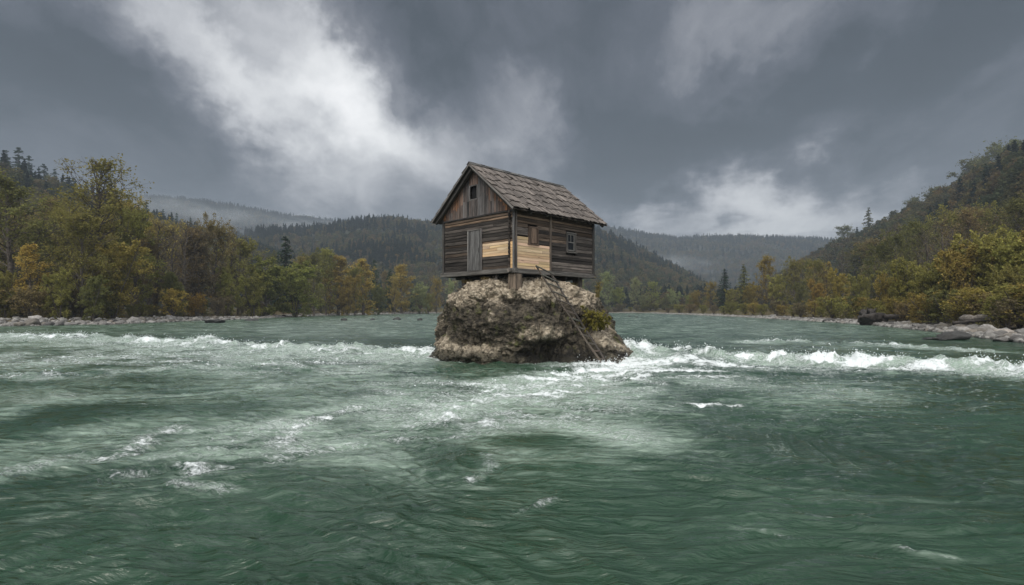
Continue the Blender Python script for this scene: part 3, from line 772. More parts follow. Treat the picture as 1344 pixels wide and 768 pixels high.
# ------------------------------------------------------------------ the house
PHI = .779
LA, LB = 3.955, 4.717                     # door wall (local y) and side wall (local x)
Z0, Z1, ZR = 3.18, 5.68, 7.336            # sill underside, roof plane at the wall line, ridge
HX, HY = .058, 18.83
def grey_wood(rs, warm=0.0, light=1.0):
    g = rs.choice((.022, .030, .042, .055, .075)) * rs.uniform(.8, 1.25) * light
    return (g * (1.16 + warm), g * (.98 + warm * .35), g * (.84 - warm * .1))
def build_house():
    rs = random.Random(21)
    h = empty('wooden_house', (HX, HY, 0), R(90) - PHI)
    tag(h, 'small weathered wooden house with shingled gable roof perched on river rock', 'house')
    sl = (ZR - Z1) / (LA / 2)
    roof_z = lambda y: ZR - sl * abs(y - LA / 2)
    WT = 5.42
    # --- door wall (plane x = 0, outward -x) and its twin at the back: horizontal boards
    def log_wall(name, axis, at, out, length, z0, z1, skip=(), hole=None, seed=1, warm_at=()):
        r2 = random.Random(seed); mb = MB(); z = z0
        while z < z1 - .02:
            hh = min(r2.uniform(.085, .15), z1 - z)
            if z1 - (z + hh) < .06: hh = z1 - z
            off = r2.uniform(-.012, .018)
            segs = [(0.06, length - .06)]
            cut = r2.random() < .35
            for (a0, a1, c0, c1) in skip:
                if z + hh > c0 + .02 and z < c1 - .02:
                    segs = [s for q in segs for s in (((q[0], min(q[1], a0)), (max(q[0], a1), q[1])) if a0 < q[1] and a1 > q[0] else (q,)) if s[1] - s[0] > .02]
            for (s0, s1) in segs:
                parts = [(s0, s1)]
                if cut and s1 - s0 > 2.2:
                    c = r2.uniform(s0 + .7, s1 - .7); parts = [(s0, c - .004), (c + .004, s1)]
                for (p0, p1) in parts:
                    w = max([wv for (u0, u1, wv) in warm_at if u0 <= z <= u1] + [0]) * r2.uniform(.4, 1.2)
                    tint = grey_wood(r2, w + (.35 if r2.random() < .16 else 0), 1.8 if r2.random() < .14 else 1.0)
                    tilt = r2.uniform(-.006, .006)
                    hq = hh - r2.uniform(.006, .018)
                    if axis == 'y':
                        mb.plank((at + out * off, p0, z), (0, p1 - p0, tilt), (0, 0, hq), (-out * .07, 0, 0), tint)
                    else:
                        mb.plank((p0, at + out * off, z), (p1 - p0, 0, tilt), (0, 0, hq), (0, -out * .07, 0), tint)
            z += hh
        return mb.build(name, M_WOOD, h, .008)
    door = (1.64, 2.43, 3.35, 4.88); patch = (.20, 1.62, 3.83, 4.32)
    w = log_wall('wall', 'y', 0, -1, LA, Z0 + .18, WT, [door, patch], seed=4, warm_at=((5.1, 5.5, .5), (4.2, 4.35, .5)))
    w['label'] = 'dark board wall with the plank door'
    win_s = (.75, 1.27, 4.27, 4.89); win_g = (2.95, 3.52, 4.14, 4.92)
    pa, pb = (.14, 1.93, 3.36, 4.27), (.14, .75, 4.27, 4.50)
    w2 = log_wall('wall', 'x', 0, -1, LB, Z0 + .18, Z1 - .16, [win_s, win_g, pa, pb], seed=9, warm_at=((4.8, 5.6, .55),))
    w2['label'] = 'dark board side wall with two small windows'
    log_wall('wall', 'y', LB, 1, LA, Z0 + .18, WT, seed=14)
    log_wall('wall', 'x', LA, 1, LB, Z0 + .18, Z1 - .16, seed=15)
    # dark inner lining so no daylight shows between boards
    mb = MB()
    mb.plank((.09, .09, Z0 + .06), (LB - .18, 0, 0), (0, LA - .18, 0), (0, 0, .04), (.02, .018, .016))
    for o, L, T in (((.10, .10, Z0 + .1), (0, LA - .2, 0), (.02, 0, 0)), ((LB - .12, .10, Z0 + .1), (0, LA - .2, 0), (.02, 0, 0)), ((.13, .10, Z0 + .1), (LB - .26, 0, 0), (0, .02, 0)), ((.13, LA - .12, Z0 + .1), (LB - .26, 0, 0), (0, .02, 0))):
        mb.plank(o, L, (0, 0, WT - Z0 - .12), T, (.02, .018, .016))
    mb.build('inner_lining', M_WOOD, h)
    # --- new pale boards let into the two walls
    def repair(rect_list, axis, label, seed):
        r2 = random.Random(seed); mb = MB()
        for (a0, a1, c0, c1) in rect_list:
            z = c0
            n = max(1, round((c1 - c0) / .105)); hh = (c1 - c0) / n
            for i in range(n):
                cuts = sorted([a0, a1] + ([r2.uniform(a0 + .3, a1 - .3)] if a1 - a0 > .9 and r2.random() < .6 else []))
                for p0, p1 in zip(cuts[:-1], cuts[1:]):
                    g = r2.uniform(.74, 1.12)
                    tint = (.55 * g, .400 * g * r2.uniform(.92, 1.04), .245 * g * r2.uniform(.85, 1.1))
                    o = r2.uniform(0, .008)
                    if axis == 'y': mb.plank((-.014 - o, p0 + .003, z), (0, p1 - p0 - .006, r2.uniform(-.004, .004)), (0, 0, hh - .008), (.05, 0, 0), tint)
                    else: mb.plank((p0 + .003, -.014 - o, z), (p1 - p0 - .006, 0, r2.uniform(-.004, .004)), (0, 0, hh - .008), (0, .05, 0), tint)
                z += hh
        o = mb.build('repair_boards', M_NEW, h, .004); o['label'] = label
    repair([(patch[0] + .005, patch[1] - .005, patch[2], patch[3])], 'y', 'pale new boards beside the door', 2)
    repair([(pa[0] + .01, pa[1] - .005, pa[2] - .01, pa[3]), (pb[0] + .01, pb[1] - .01, pb[2], pb[3])], 'x', 'large patch of pale new boards on the side wall', 3)
    # --- corners: crossed log ends, trims and the small pale infill
    mb = MB()
    z = Z0 + .19
    while z < WT - .08:
        hh = rs.uniform(.10, .15)
        mb.plank((-.085, .135, z), (.11, 0, 0), (0, .075, 0), (0, 0, hh - .015), grey_wood(rs, .1, .7))
        z += hh
    mb.build('corner_log_ends', M_WOOD, h, .008)
    mb = MB()
    mb.plank((-.05, -.055, Z0 + .10), (0, 0, Z1 - .2 - Z0), (.055, 0, 0), (0, .07, 0), (.10, .095, .09))
    mb.plank((.055, -.06, Z0 + .17), (0, 0, Z1 - .3 - Z0), (.075, 0, 0), (0, .075, 0), (.07, .06, .052))
    mb.build('corner_post', M_WOOD, h, .006)
    mb = MB()
    for i in range(8):
        g = rs.uniform(.85, 1.1)
        mb.plank((-.032, .025, 3.36 + i * .117), (0, .105, 0), (0, 0, .108), (.05, 0, 0), (.62 * g, .40 * g, .20 * g))
    mb.build('corner_infill', M_NEW, h, .003)
    for (x, y) in ((-.05, LA - .05), (LB - .06, -.05), (LB - .06, LA - .05)):
        mb = MB(); mb.plank((x, y, Z0 + .12), (0, 0, Z1 - .34 - Z0), (.11, 0, 0), (0, .11, 0), (.045, .042, .038))
        mb.build('corner_post', M_WOOD, h, .008)
    mb = MB(); mb.plank((1.935, -.045, Z0 + .16), (0, 0, Z1 - .3 - Z0), (.085, 0, 0), (0, .06, 0), (.12, .095, .075))
    mb.build('wall_post', M_WOOD, h, .006)
    # --- sill beams, floor joists
    for o, L, W in (((-.04, -.10, Z0), (0, LA + .30, 0), (.17, 0, 0)), ((.135, -.05, Z0 - .01), (LB + .02, 0, 0), (0, .17, 0)), ((LB - .13, .13, Z0), (0, LA - .1, 0), (.17, 0, 0)), ((.135, LA - .12, Z0 - .01), (LB - .28, 0, 0), (0, .17, 0))):
        mb = MB(); mb.plank(o, L, W, (0, 0, .175), (.085, .078, .07)); mb.build('sill_beam', M_WOOD, h, .012)
    for i in range(5):
        mb = MB(); mb.plank((.5 + i * .85, .13, Z0 - .11), (0, LA - .26, 0), (.13, 0, 0), (0, 0, .105), (.05, .045, .04)); mb.build('floor_joist', M_WOOD, h, .008)
    # round log end poking out at the front corner
    mb = MB(); mb.tube([(-.17, .10, Z0 + .10), (.0, .10, Z0 + .10)], .075, (.16, .14, .12), 10); mb.build('beam_end', M_WOOD, h)
    # --- supports down to the rock
    c_, s_ = math.cos(R(90) - PHI), math.sin(R(90) - PHI)
    def to_world(x, y): return HX + c_ * x - s_ * y, HY + s_ * x + c_ * y
    for (x, y, wd, dp, tint) in ((.05, -.02, .36, .36, (.15, .115, .085)), (.15, 1.0, .13, .13, (.09, .08, .07)), (.3, 3.0, .22, .22, (.07, .06, .055)), (2.2, .15, .2, .2, (.07, .06, .05)), (4.1, .3, .3, .3, (.08, .07, .06)), (4.1, 3.4, .3, .3, (.07, .06, .055))):
        wx, wy = to_world(x + wd / 2, y + dp / 2)
        zb = max(rock_z(wx, wy) - .15, 1.8)
        mb = MB(); mb.plank((x, y, zb), (0, 0, Z0 - zb - .012), (wd, 0, 0), (0, dp, 0), tint); mb.build('support_post', M_WOOD, h, .02)
    # --- door
    d = empty('door'); d.parent = h
    mb = MB(); y = door[0] + .02
    while y < door[1] - .03:
        wd = min(rs.uniform(.10, .14), door[1] - .02 - y)
        mb.plank((-.045, y, door[2] + rs.uniform(0, .012)), (0, 0, door[3] - door[2] - rs.uniform(.02, .04)), (0, wd - .008, 0), (.03, 0, 0), (lambda g: (g, g * .97, g * .93))(rs.uniform(.06, .105)))
        y += wd
    mb.build('door_boards', M_WOOD, d, .004)
    mb = MB(); mb.plank((-.062, door[0] - .01, door[2] - .03), (0, 0, door[3] - door[2] + .02), (0, .055, 0), (.05, 0, 0), (.11, .10, .095)); mb.plank((-.062, door[1] - .045, door[2] - .03), (0, 0, door[3] - door[2] + .02), (0, .055, 0), (.05, 0, 0), (.13, .125, .115))
    mb.plank((-.062, door[0] - .01, door[3] - .008), (0, door[1] - door[0] + .02, 0), (0, 0, .04), (.05, 0, 0), (.12, .11, .10)); mb.build('door_frame', M_WOOD, d, .004)
    mb = MB(); mb.tube([(-.06, door[0] + .13, 4.02), (-.085, door[0] + .13, 4.06), (-.085, door[0] + .13, 4.16), (-.06, door[0] + .13, 4.20)], .009, (.03, .028, .026), 6); mb.build('door_handle', M_WOOD, d)
    # --- gable: upright boards with a square vent
    vent = (1.907, 2.297, 6.08, 6.57)
    def gable(x, out, seed, hole):
        r2 = random.Random(seed); mb = MB(); y = -.02
        while y < LA + .02:
            wd = r2.uniform(.085, .145); y1 = min(y + wd, LA + .02)
            yc = (y + y1) / 2
            edge = abs(yc - LA / 2) / (LA / 2)
            def board(z0, top0, top1, w_):
                g = r2.uniform(.045, .10)
                grey = Vector((g * 1.03, g * .98, g * .95)); org = Vector((.20, .095, .045)) * r2.uniform(.6, 1.25)
                return mb.poly([(x, y + .004, z0), (x, y1 - .004, z0), (x, y1 - .004, top1), (x, y + .004, top0)], (-out * (-.03) + out * 0 + out * r2.uniform(0, .01), 0, 0), tuple(grey.lerp(org, w_)), (0, 0, 1))
            t0, t1 = roof_z(y) - .10, roof_z(y1) - .10
            b0 = 5.40 + r2.uniform(-.012, .012)
            wm = min(1, max(0, (edge - .1) * 1.5)) * r2.uniform(.2, 1.1)
            zt = max(t0, t1)
            wm = min(1, wm)
            if hole and y1 > vent[0] + .005 and y < vent[1] - .005:
                board(b0, vent[2], vent[2], .1); board(vent[3], t0, t1, .35)
            elif min(t0, t1) > b0 + .01:
                zc = b0 + (min(t0, t1) - b0) * r2.uniform(.35, .65)
                # the lower part of each board has weathered grey, the sheltered upper part kept its brown
                board(b0, zc, zc, wm * .35 if edge < .8 else wm); board(zc, t0, t1, wm)
            y = y1
        return mb.build('gable', M_WOOD, h, .003)
    gable(-.005, -1, 31, True); gable(LB + .005, 1, 32, False)
    mb = MB(); mb.plank((-.055, -.03, 5.36), (0, LA + .06, 0), (0, 0, .06), (.05, 0, 0), (.035, .032, .03)); mb.build('gable_beam', M_WOOD, h, .006)
    v = empty('gable_vent'); v.parent = h
    mb = MB(); mb.plank((.05, vent[0] - .02, vent[2] - .02), (0, vent[1] - vent[0] + .04, 0), (0, 0, vent[3] - vent[2] + .04), (.02, 0, 0), (.006, .006, .006)); mb.build('vent_shade_panel', M_DARK, v)  # near-black panel puts the shade behind the vent into colour
    mb = MB()
    mb.plank((-.052, vent[0] - .045, vent[2] - .04), (0, 0, vent[3] - vent[2] + .08), (0, .045, 0), (.03, 0, 0), (.11, .105, .10)); mb.plank((-.052, vent[1], vent[2] - .04), (0, 0, vent[3] - vent[2] + .08), (0, .045, 0), (.03, 0, 0), (.12, .115, .11))
    mb.plank((-.05, vent[0], vent[2] - .04), (0, vent[1] - vent[0], 0), (0, 0, .04), (.028, 0, 0), (.13, .12, .115)); mb.plank((-.05, vent[0], vent[3]), (0, vent[1] - vent[0], 0), (0, 0, .04), (.028, 0, 0), (.10, .095, .09)); mb.build('vent_frame', M_WOOD, v, .003)
    # --- windows
    w = empty('window'); w.parent = h; w['label'] = 'small window closed by a brown plank shutter'
    mb = MB(); x = win_s[0] + .06
    while x < win_s[1] - .07:
        wd = min(rs.uniform(.08, .11), win_s[1] - .06 - x); g = rs.uniform(.8, 1.2)
        mb.plank((x, -.035, win_s[2] + .03), (0, 0, win_s[3] - win_s[2] - .06), (wd - .006, 0, 0), (0, .03, 0), (.15 * g, .105 * g, .075 * g)); x += wd
    mb.build('shutter', M_WOOD, w, .004)
    mb = MB()
    for o, L, W in (((win_s[0], -.06, win_s[2] - .02), (0, 0, win_s[3] - win_s[2] + .04), (.06, 0, 0)), ((win_s[1] - .06, -.06, win_s[2] - .02), (0, 0, win_s[3] - win_s[2] + .04), (.06, 0, 0)), ((win_s[0] + .06, -.058, win_s[3] - .03), (win_s[1] - win_s[0] - .12, 0, 0), (0, 0, .045)), ((win_s[0] - .04, -.075, win_s[2] - .035), (win_s[1] - win_s[0] + .08, 0, 0), (0, 0, .035))):
        mb.plank(o, L, W, (0, .07, 0), (.085, .06, .045))
    mb.build('frame', M_WOOD, w, .004)
    w = empty('window'); w.parent = h; w['label'] = 'small glazed window in a pale grey frame'
    a0, a1, c0, c1 = win_g
    mb = MB(); mb.plank((a0 + .08, .015, c0 + .06), (a1 - a0 - .16, 0, 0), (0, 0, c1 - c0 - .12), (0, .012, 0), (.01, .01, .01)); mb.build('pane', M_GLASS, w)
    mb = MB(); G_ = (.15, .143, .13)
    for o, L, W, tn in (((a0 + .06, -.012, c0 + .05), (0, 0, c1 - c0 - .10), (.05, 0, 0), G_), ((a1 - .11, -.012, c0 + .05), (0, 0, c1 - c0 - .10), (.05, 0, 0), G_), ((a0 + .11, -.010, c1 - .10), (a1 - a0 - .22, 0, 0), (0, 0, .05), G_), ((a0 + .11, -.010, c0 + .05), (a1 - a0 - .22, 0, 0), (0, 0, .05), G_), ((a0 + .11, -.006, (c0 + c1) / 2 - .02), (a1 - a0 - .22, 0, 0), (0, 0, .04), G_), (((a0 + a1) / 2 - .012, -.004, (c0 + c1) / 2 + .02), (0, 0, (c1 - c0) / 2 - .12), (.024, 0, 0), G_)):
        mb.plank(o, L, W, (0, .022, 0), tn)
    mb.build('sash', M_WOOD, w, .003)
    mb = MB(); D_ = (.085, .078, .07)
    for o, L, W in (((a0, -.055, c0), (0, 0, c1 - c0), (.058, 0, 0)), ((a1 - .058, -.055, c0), (0, 0, c1 - c0), (.058, 0, 0)), ((a0 - .02, -.06, c1 - .048), (a1 - a0 + .04, 0, 0), (0, 0, .05)), ((a0 - .04, -.085, c0 - .03), (a1 - a0 + .08, 0, 0), (0, 0, .045))):
        mb.plank(o, L, W, (0, .085, 0), D_)
    mb.build('frame', M_WOOD, w, .004)
    # --- roof
    rf = empty('roof'); rf.parent = h
    oe, og, orr = .353, .358, .515
    x0, x1 = -og, LB + orr
    for side in (-1, 1):                                  # -1: slope seen from the river (low y)
        r2 = random.Random(70 + side); mb = MB()
        run = LA / 2 + oe; SL = math.hypot(run, run * sl)
        dn = Vector((0, side * run, -run * sl)).normalized(); up = Vector((0, side * sl, 1)).normalized()
        ridge = Vector((0, LA / 2, ZR))
        courses = 6; clen = SL / courses
        for ci in range(courses):                         # lowest course last so that upper ones overlap it
            x = x0 - .02
            while x < x1:
                wd = min(r2.uniform(.08, .165), x1 + .03 - x)
                s0 = ci * clen - .06 + r2.uniform(-.05, .05); s1 = (ci + 1) * clen + .12 + r2.uniform(-.11, .12)
                if ci == courses - 1: s1 = SL + r2.uniform(-.05, .05)
                s0 = max(s0, -.02)
                # butt end rides on the course below: tilt
                lift = r2.uniform(0, .016) + (.02 if r2.random() < .06 else 0)
                p0 = ridge + dn * s0 + up * (-.005); p1 = ridge + dn * s1 + up * (.034 + lift)
                g = r2.choice((.07, .085, .10, .115, .13)) * r2.uniform(.85, 1.15)
                wv_ = r2.uniform(-.012, .012)
                mb.plank(p0 + Vector((x + .004, 0, 0)), (p1 - p0) + Vector((wv_, 0, 0)), (wd - .008, 0, 0) , up * .024, (g * 1.10, g * .95, g * .83))
                x += wd
        o = mb.build('shingles', M_SHINGLE, rf, .003)
        mb = MB()                                         # boarding below the shingles
        x = x0
        while x < x1 - .01:
            wd = min(r2.uniform(.14, .2), x1 - x)
            mb.plank(ridge + up * (-.05) + dn * .03 + Vector((x, 0, 0)), dn * (SL - .05), (wd - .006, 0, 0), up * .025, grey_wood(r2, .1, .8)); x += wd
        mb.build('roof_boarding', M_WOOD, rf)
        for ex, th in ((x0 - .028, .026), (x1 + .002, .026)):
            mb = MB(); mb.plank(ridge + up * (-.055) + dn * .02 + Vector((ex, 0, 0)), dn * (SL - .02), up * .065, (th, 0, 0), (.13, .12, .11)); mb.build('bargeboard', M_WOOD, rf, .004)
        for i in range(7):
            xr = x0 + .1 + i * (x1 - x0 - .28) / 6
            mb = MB(); mb.plank(ridge + up * (-.16) + dn * .06 + Vector((xr, 0, 0)), dn * (SL - .12), (.08, 0, 0), up * .105, (.05, .045, .04)); mb.build('rafter', M_WOOD, rf, .004)
    mb = MB(); r2 = random.Random(8); x = x0 - .03
    while x < x1:
        wd = min(r2.uniform(.25, .5), x1 + .03 - x)
        for side in (-1, 1):
            dn = Vector((0, side, -sl)).normalized(); up = Vector((0, side * sl, 1)).normalized()
            g = r2.uniform(.05, .10)
            mb.plank(Vector((x, LA / 2, ZR + .040 + (side + 1) * .008)) + up * r2.uniform(0, .022) - dn * .02, (wd - .01, 0, 0), dn * r2.uniform(.13, .17), up * .022, (g, g * .98, g * .9))
        x += wd
    mb.build('ridge_cap', M_WOOD, rf, .004)
    return h
HOUSE = build_house()

# ------------------------------------------------------------------ ladder from the house to the water
def build_ladder():
    rs = random.Random(4)
    base = Vector((3.22, 18.80, -.25)); 
    l = empty('wooden_ladder', (3.22, 18.80, 0))
    tag(l, 'old dark wooden ladder leaning on the rock from the water to the house sill', 'ladder')
    A0, A1 = Vector((3.36, 18.66, -.3)), Vector((.86, 19.30, 3.47))      # near rail
    B0, B1 = Vector((3.56, 18.96, -.3)), Vector((1.42, 19.62, 3.22))      # far rail
    off = Vector((3.22, 18.80, 0))
    for a, b, t in ((A0, A1, (.085, .070, .055)), (B0, B1, (.06, .052, .045))):
        mb = MB(); n = 9; pts = []; rad = []
        for i in range(n):
            k = i / (n - 1)
            pts.append(a.lerp(b, k) - off + Vector((rs.uniform(-.012, .012), rs.uniform(-.012, .012), -.05 * math.sin(math.pi * k)))); rad.append(.046 - .012 * k)
        mb.tube(pts, rad, t, 8); mb.build('rail', M_WOOD, l, smooth=True)
    for i in range(12):
        k = .12 + i * .078
        p, q = A0.lerp(A1, k) - off, B0.lerp(B1, k + rs.uniform(-.01, .01)) - off
        sag = Vector((0, 0, -.05 * math.sin(math.pi * k)))
        p += sag; q += sag
        d = (q - p); e = d.normalized() * .05
        mb = MB()
        if k > .62:
            fl = Vector((-.1, -.02, .0)); 
            mb.plank(p - e + Vector((.06, -.05, .02)), d + e * 2, Vector((-.10, -.03, .012)), (0, 0, .028), (.12 * rs.uniform(.8, 1.2), .105, .09))
        else:
            mb.tube([p - e, p.lerp(q, .5), q + e], .030, (.10 * rs.uniform(.8, 1.2), .085, .07), 7)
        mb.build('rung', M_WOOD, l, .0)
build_ladder()

# ------------------------------------------------------------------ vegetation prototypes
def quads(C, S, rs, up=0.3, aspect=1.5):
    """leaf quads at points C of size S with loose orientation"""
    n = len(C)
    nrm = rs.normal(size=(n, 3)); nrm[:, 2] = np.abs(nrm[:, 2]) + up; nrm /= np.linalg.norm(nrm, axis=1)[:, None]
    t = np.cross(nrm, rs.normal(size=(n, 3))); t /= np.linalg.norm(t, axis=1)[:, None] + 1e-9
    b = np.cross(nrm, t)
    S = np.asarray(S)[:, None] * np.ones((n, 1))
    V = np.stack([C - t * S * aspect * .5, C + b * S * .5 - t * S * .1, C + t * S * aspect * .5, C - b * S * .5 - t * S * .1], 1).reshape(-1, 3)
    F = np.arange(n * 4).reshape(-1, 4)
    return V, F
def tubes_mesh(name, segs, sides=5):
    """segs: list of (p0, p1, r0, r1)"""
    P0 = np.array([s[0] for s in segs]); P1 = np.array([s[1] for s in segs]); r0 = np.array([s[2] for s in segs]); r1 = np.array([s[3] for s in segs])
    d = P1 - P0; d /= np.linalg.norm(d, axis=1)[:, None] + 1e-9
    e = np.where(np.abs(d[:, 2:3]) < .9, np.array([[0, 0, 1.]]), np.array([[1., 0, 0]]))
    u = np.cross(d, e); u /= np.linalg.norm(u, axis=1)[:, None]; w = np.cross(d, u)
    n = len(segs); V = np.zeros((n, 2, sides, 3))
    for k in range(sides):
        a = 2 * math.pi * k / sides; o = u * math.cos(a) + w * math.sin(a)
        V[:, 0, k] = P0 + o * r0[:, None]; V[:, 1, k] = P1 + o * r1[:, None]
    F = []
    b = np.arange(n) * 2 * sides
    for k in range(sides):
        k2 = (k + 1) % sides
        F.append(np.stack([b + k, b + k2, b + sides + k2, b + sides + k], 1))
    return np_mesh(name, V.reshape(-1, 3), np.concatenate(F))
def broadleaf(seed, H=14.0, base=.18, width=.36, shape='round', leaves=7000, ls=.17, limbs=30, stems=1, bare_top=0.0, droop=0.0, bark=None):
    """returns (trunk mesh, crown mesh): trunk, limbs, twigs; leaves in clumps along the twigs"""
    rs = np.random.RandomState(seed); segs = []; tw = []
    fans = []
    for s in range(stems):
        if stems == 1:
            lean = rs.normal(size=2) * .03; root = np.zeros(3); hh = H
        else:
            a = 2 * np.pi * (s + rs.rand()) / stems; sp = rs.uniform(.05, .55)
            lean = np.array([np.cos(a), np.sin(a)]) * sp * width * 1.5; root = np.array([np.cos(a), np.sin(a), 0]) * rs.uniform(0, .03) * H; hh = H * rs.uniform(.72, 1.0) * (1 - .25 * sp)
        n = 9; pts = [root]
        for i in range(1, n):
            k = i / (n - 1)
            pts.append(root + np.array([lean[0] * hh * k ** 1.2, lean[1] * hh * k ** 1.2, hh * .97 * k]) + np.append(rs.normal(size=2) * .012 * hh * k, 0))
        r0 = (.020 if stems == 1 else .010) * H
        for i in range(n - 1):
            segs.append((pts[i], pts[i + 1], r0 * (1 - i / n) ** 1.1 + .01, r0 * (1 - (i + 1) / n) ** 1.1 + .008))
        pts = np.array(pts)
        nl = max(4, limbs // stems)
        for j in range(nl):
            k = base + (1 - base) * ((j + rs.rand()) / nl) ** .85
            k = min(k, .98)
            p = np.array([np.interp(k, np.linspace(0, 1, n), pts[:, c]) for c in range(3)])
            kk = (k - base) / (1 - base)
            if shape == 'round': prof = math.sqrt(max(0.03, 1 - (2 * kk * .92 - .80) ** 2)) 
            elif shape == 'column': prof = .45 + .55 * math.sin(math.pi * min(1, kk * .9 + .1))
            else: prof = 1 - .72 * kk
            L = width * H * prof * rs.uniform(.65, 1.12) / (1 if stems == 1 else 1.7)
            a = 2.399963 * j + rs.normal() * .5 + s; el = rs.uniform(.25, .75) + .5 * kk
            d = np.array([math.cos(a) * math.cos(el), math.sin(a) * math.cos(el), math.sin(el)])
            m = 4; lp = [p]
            for i in range(m):
                d = d + rs.normal(size=3) * .16 + np.array([0, 0, .06 - droop * (i / m)]); d /= np.linalg.norm(d)
                lp.append(lp[-1] + d * L / m)
            rl = .0065 * H * (1 - .6 * kk) * (1 if stems == 1 else .55)
            for i in range(m):
                segs.append((lp[i], lp[i + 1], rl * (1 - i / (m + .5)), rl * (1 - (i + 1) / (m + .5))))
            for i in range(6):
                f = rs.uniform(.25, 1); q = np.array([np.interp(f * m, range(m + 1), [z[c] for z in lp]) for c in range(3)])
                dd = d + rs.normal(size=3) * .75 + np.array([0, 0, .2 - droop]); dd /= np.linalg.norm(dd)
                l2 = L * rs.uniform(.25, .5); e = q + dd * l2
                mid = (q + e) / 2 + rs.normal(size=3) * .04 * l2
                segs.append((q, mid, rl * .42, rl * .3)); segs.append((mid, e, rl * .3, rl * .12))
                for u in range(3):
                    f2 = rs.uniform(.3, 1); q2 = q + (e - q) * f2; d3 = dd + rs.normal(size=3) * .8 + np.array([0, 0, -droop * .8]); d3 /= np.linalg.norm(d3)
                    l3 = l2 * rs.uniform(.35, .7); e3 = q2 + d3 * l3
                    segs.append((q2, e3, rl * .16, rl * .07)); tw.append((q2, e3, kk, k))
    tw0 = np.array([t[0] for t in tw]); tw1 = np.array([t[1] for t in tw]); kk = np.array([t[2] for t in tw])
    # clumps: whole twigs are leafy or nearly bare, so the crown has holes
    wgt = rs.gamma(.9, 1.0, len(tw)) + .08
    if bare_top: wgt *= 1 - bare_top * sst(kk, .45, .85)
    idx = rs.choice(len(tw), leaves, p=wgt / wgt.sum())
    f = rs.rand(leaves, 1) ** .8
    C = tw0[idx] + (tw1[idx] - tw0[idx]) * f + rs.normal(size=(leaves, 3)) * .022 * H * .6
    C[:, 2] = np.maximum(C[:, 2], .15)
    V, F = quads(C, ls * rs.uniform(.6, 1.35, leaves), rs)
    return tubes_mesh('trunk', segs, 5), np_mesh('crown', V, F)
def conifer(seed, H=14.0, width=.20, whorls=24, ls=.5):
    rs = np.random.RandomState(seed); segs = []; C = []; Sz = []
    segs = [((0, 0, 0), (0, 0, H * .5), .018 * H, .011 * H), ((0, 0, H * .5), (rs.normal() * .05, 0, H * .99), .011 * H, .01)]
    for i in range(whorls):
        k = .08 + .92 * i / whorls; z = H * k; L = H * width * (1 - k) ** .8 * rs.uniform(.75, 1.12) + .12
        nb = int(rs.randint(6, 9))
        for j in range(nb):
            if rs.rand() < .10: continue
            a = 2 * np.pi * (j + rs.rand() * .8) / nb + i; LL = L * rs.uniform(.6, 1.15); z = H * min(.985, k + rs.uniform(-.7, .7) / whorls)
            p0 = np.array([0., 0, z]); up = .25 * k; e = np.array([math.cos(a) * LL, math.sin(a) * LL, z - LL * (.34 - up)])
            segs.append((p0, e, .012 * H * .35 * (1 - k) + .01, .006))
            m = max(3, int(LL / .30))
            for f in np.linspace(.15, 1, m):
                w = (.5 - .3 * f) * LL * .6
                for s in range(3):
                    C.append(p0 + (e - p0) * f + np.array([-math.sin(a), math.cos(a), 0]) * rs.uniform(-w, w) + np.array([0, 0, -abs(rs.normal()) * .10 * min(LL, 1.5)])); Sz.append(ls * rs.uniform(.6, 1.2) * (.55 + .45 * (1 - k)))
    V, F = quads(np.array(C), np.array(Sz), rs, up=.9, aspect=1.7)
    return tubes_mesh('trunk', segs, 5), np_mesh('crown', V, F)

for_bark = M_BARK
PROTO = {}
def add_proto(key, meshes, H, leafmat, bark):
    tm, cm = meshes
    tm.materials.append(bark); cm.materials.append(leafmat)
    PROTO.setdefault(key, []).append((tm, cm, H))
for s in range(3):
    add_proto('round', broadleaf(10 + s, 12, .03, .40, 'round', 11000, .15, limbs=38), 12, M_LEAF, M_BARK)
for s in range(2):
    add_proto('willow', broadleaf(20 + s, 10, .05, .46, 'round', 14000, .15, stems=4, limbs=48, droop=.25), 10, M_LEAF, M_BARK)
for s in range(2):
    add_proto('thin', broadleaf(30 + s, 14, .08, .28, 'round', 5200, .14, limbs=38), 14, M_LEAF, M_BARK)
for s in range(2):
    add_proto('column', broadleaf(40 + s, 13, .03, .20, 'column', 7500, .15, limbs=38), 13, M_LEAF, M_BARK)
for s in range(2):
    add_proto('bare', broadleaf(50 + s, 11, .20, .22, 'column', 500, .10, limbs=30), 11, M_LEAF, M_BARK)
for s in range(3):
    add_proto('bush', broadleaf(60 + s, 5, .03, .55, 'round', 15000, .095, stems=8, limbs=64), 5, M_LEAF, M_BARK)
for s in range(2):
    add_proto('scrub', broadleaf(70 + s, 2.2, .02, .70, 'round', 6500, .050, stems=9, limbs=54), 2.2, M_LEAF, M_BARK)
add_proto('tall', broadleaf(83, 19, .06, .27, 'round', 9000, .19, limbs=60, bare_top=.72), 19, M_LEAF, M_BARK)
for s in range(2):
    add_proto('conifer', conifer(90 + s, 13, .21, 26, .42), 13, M_NEEDLE, M_BARK)

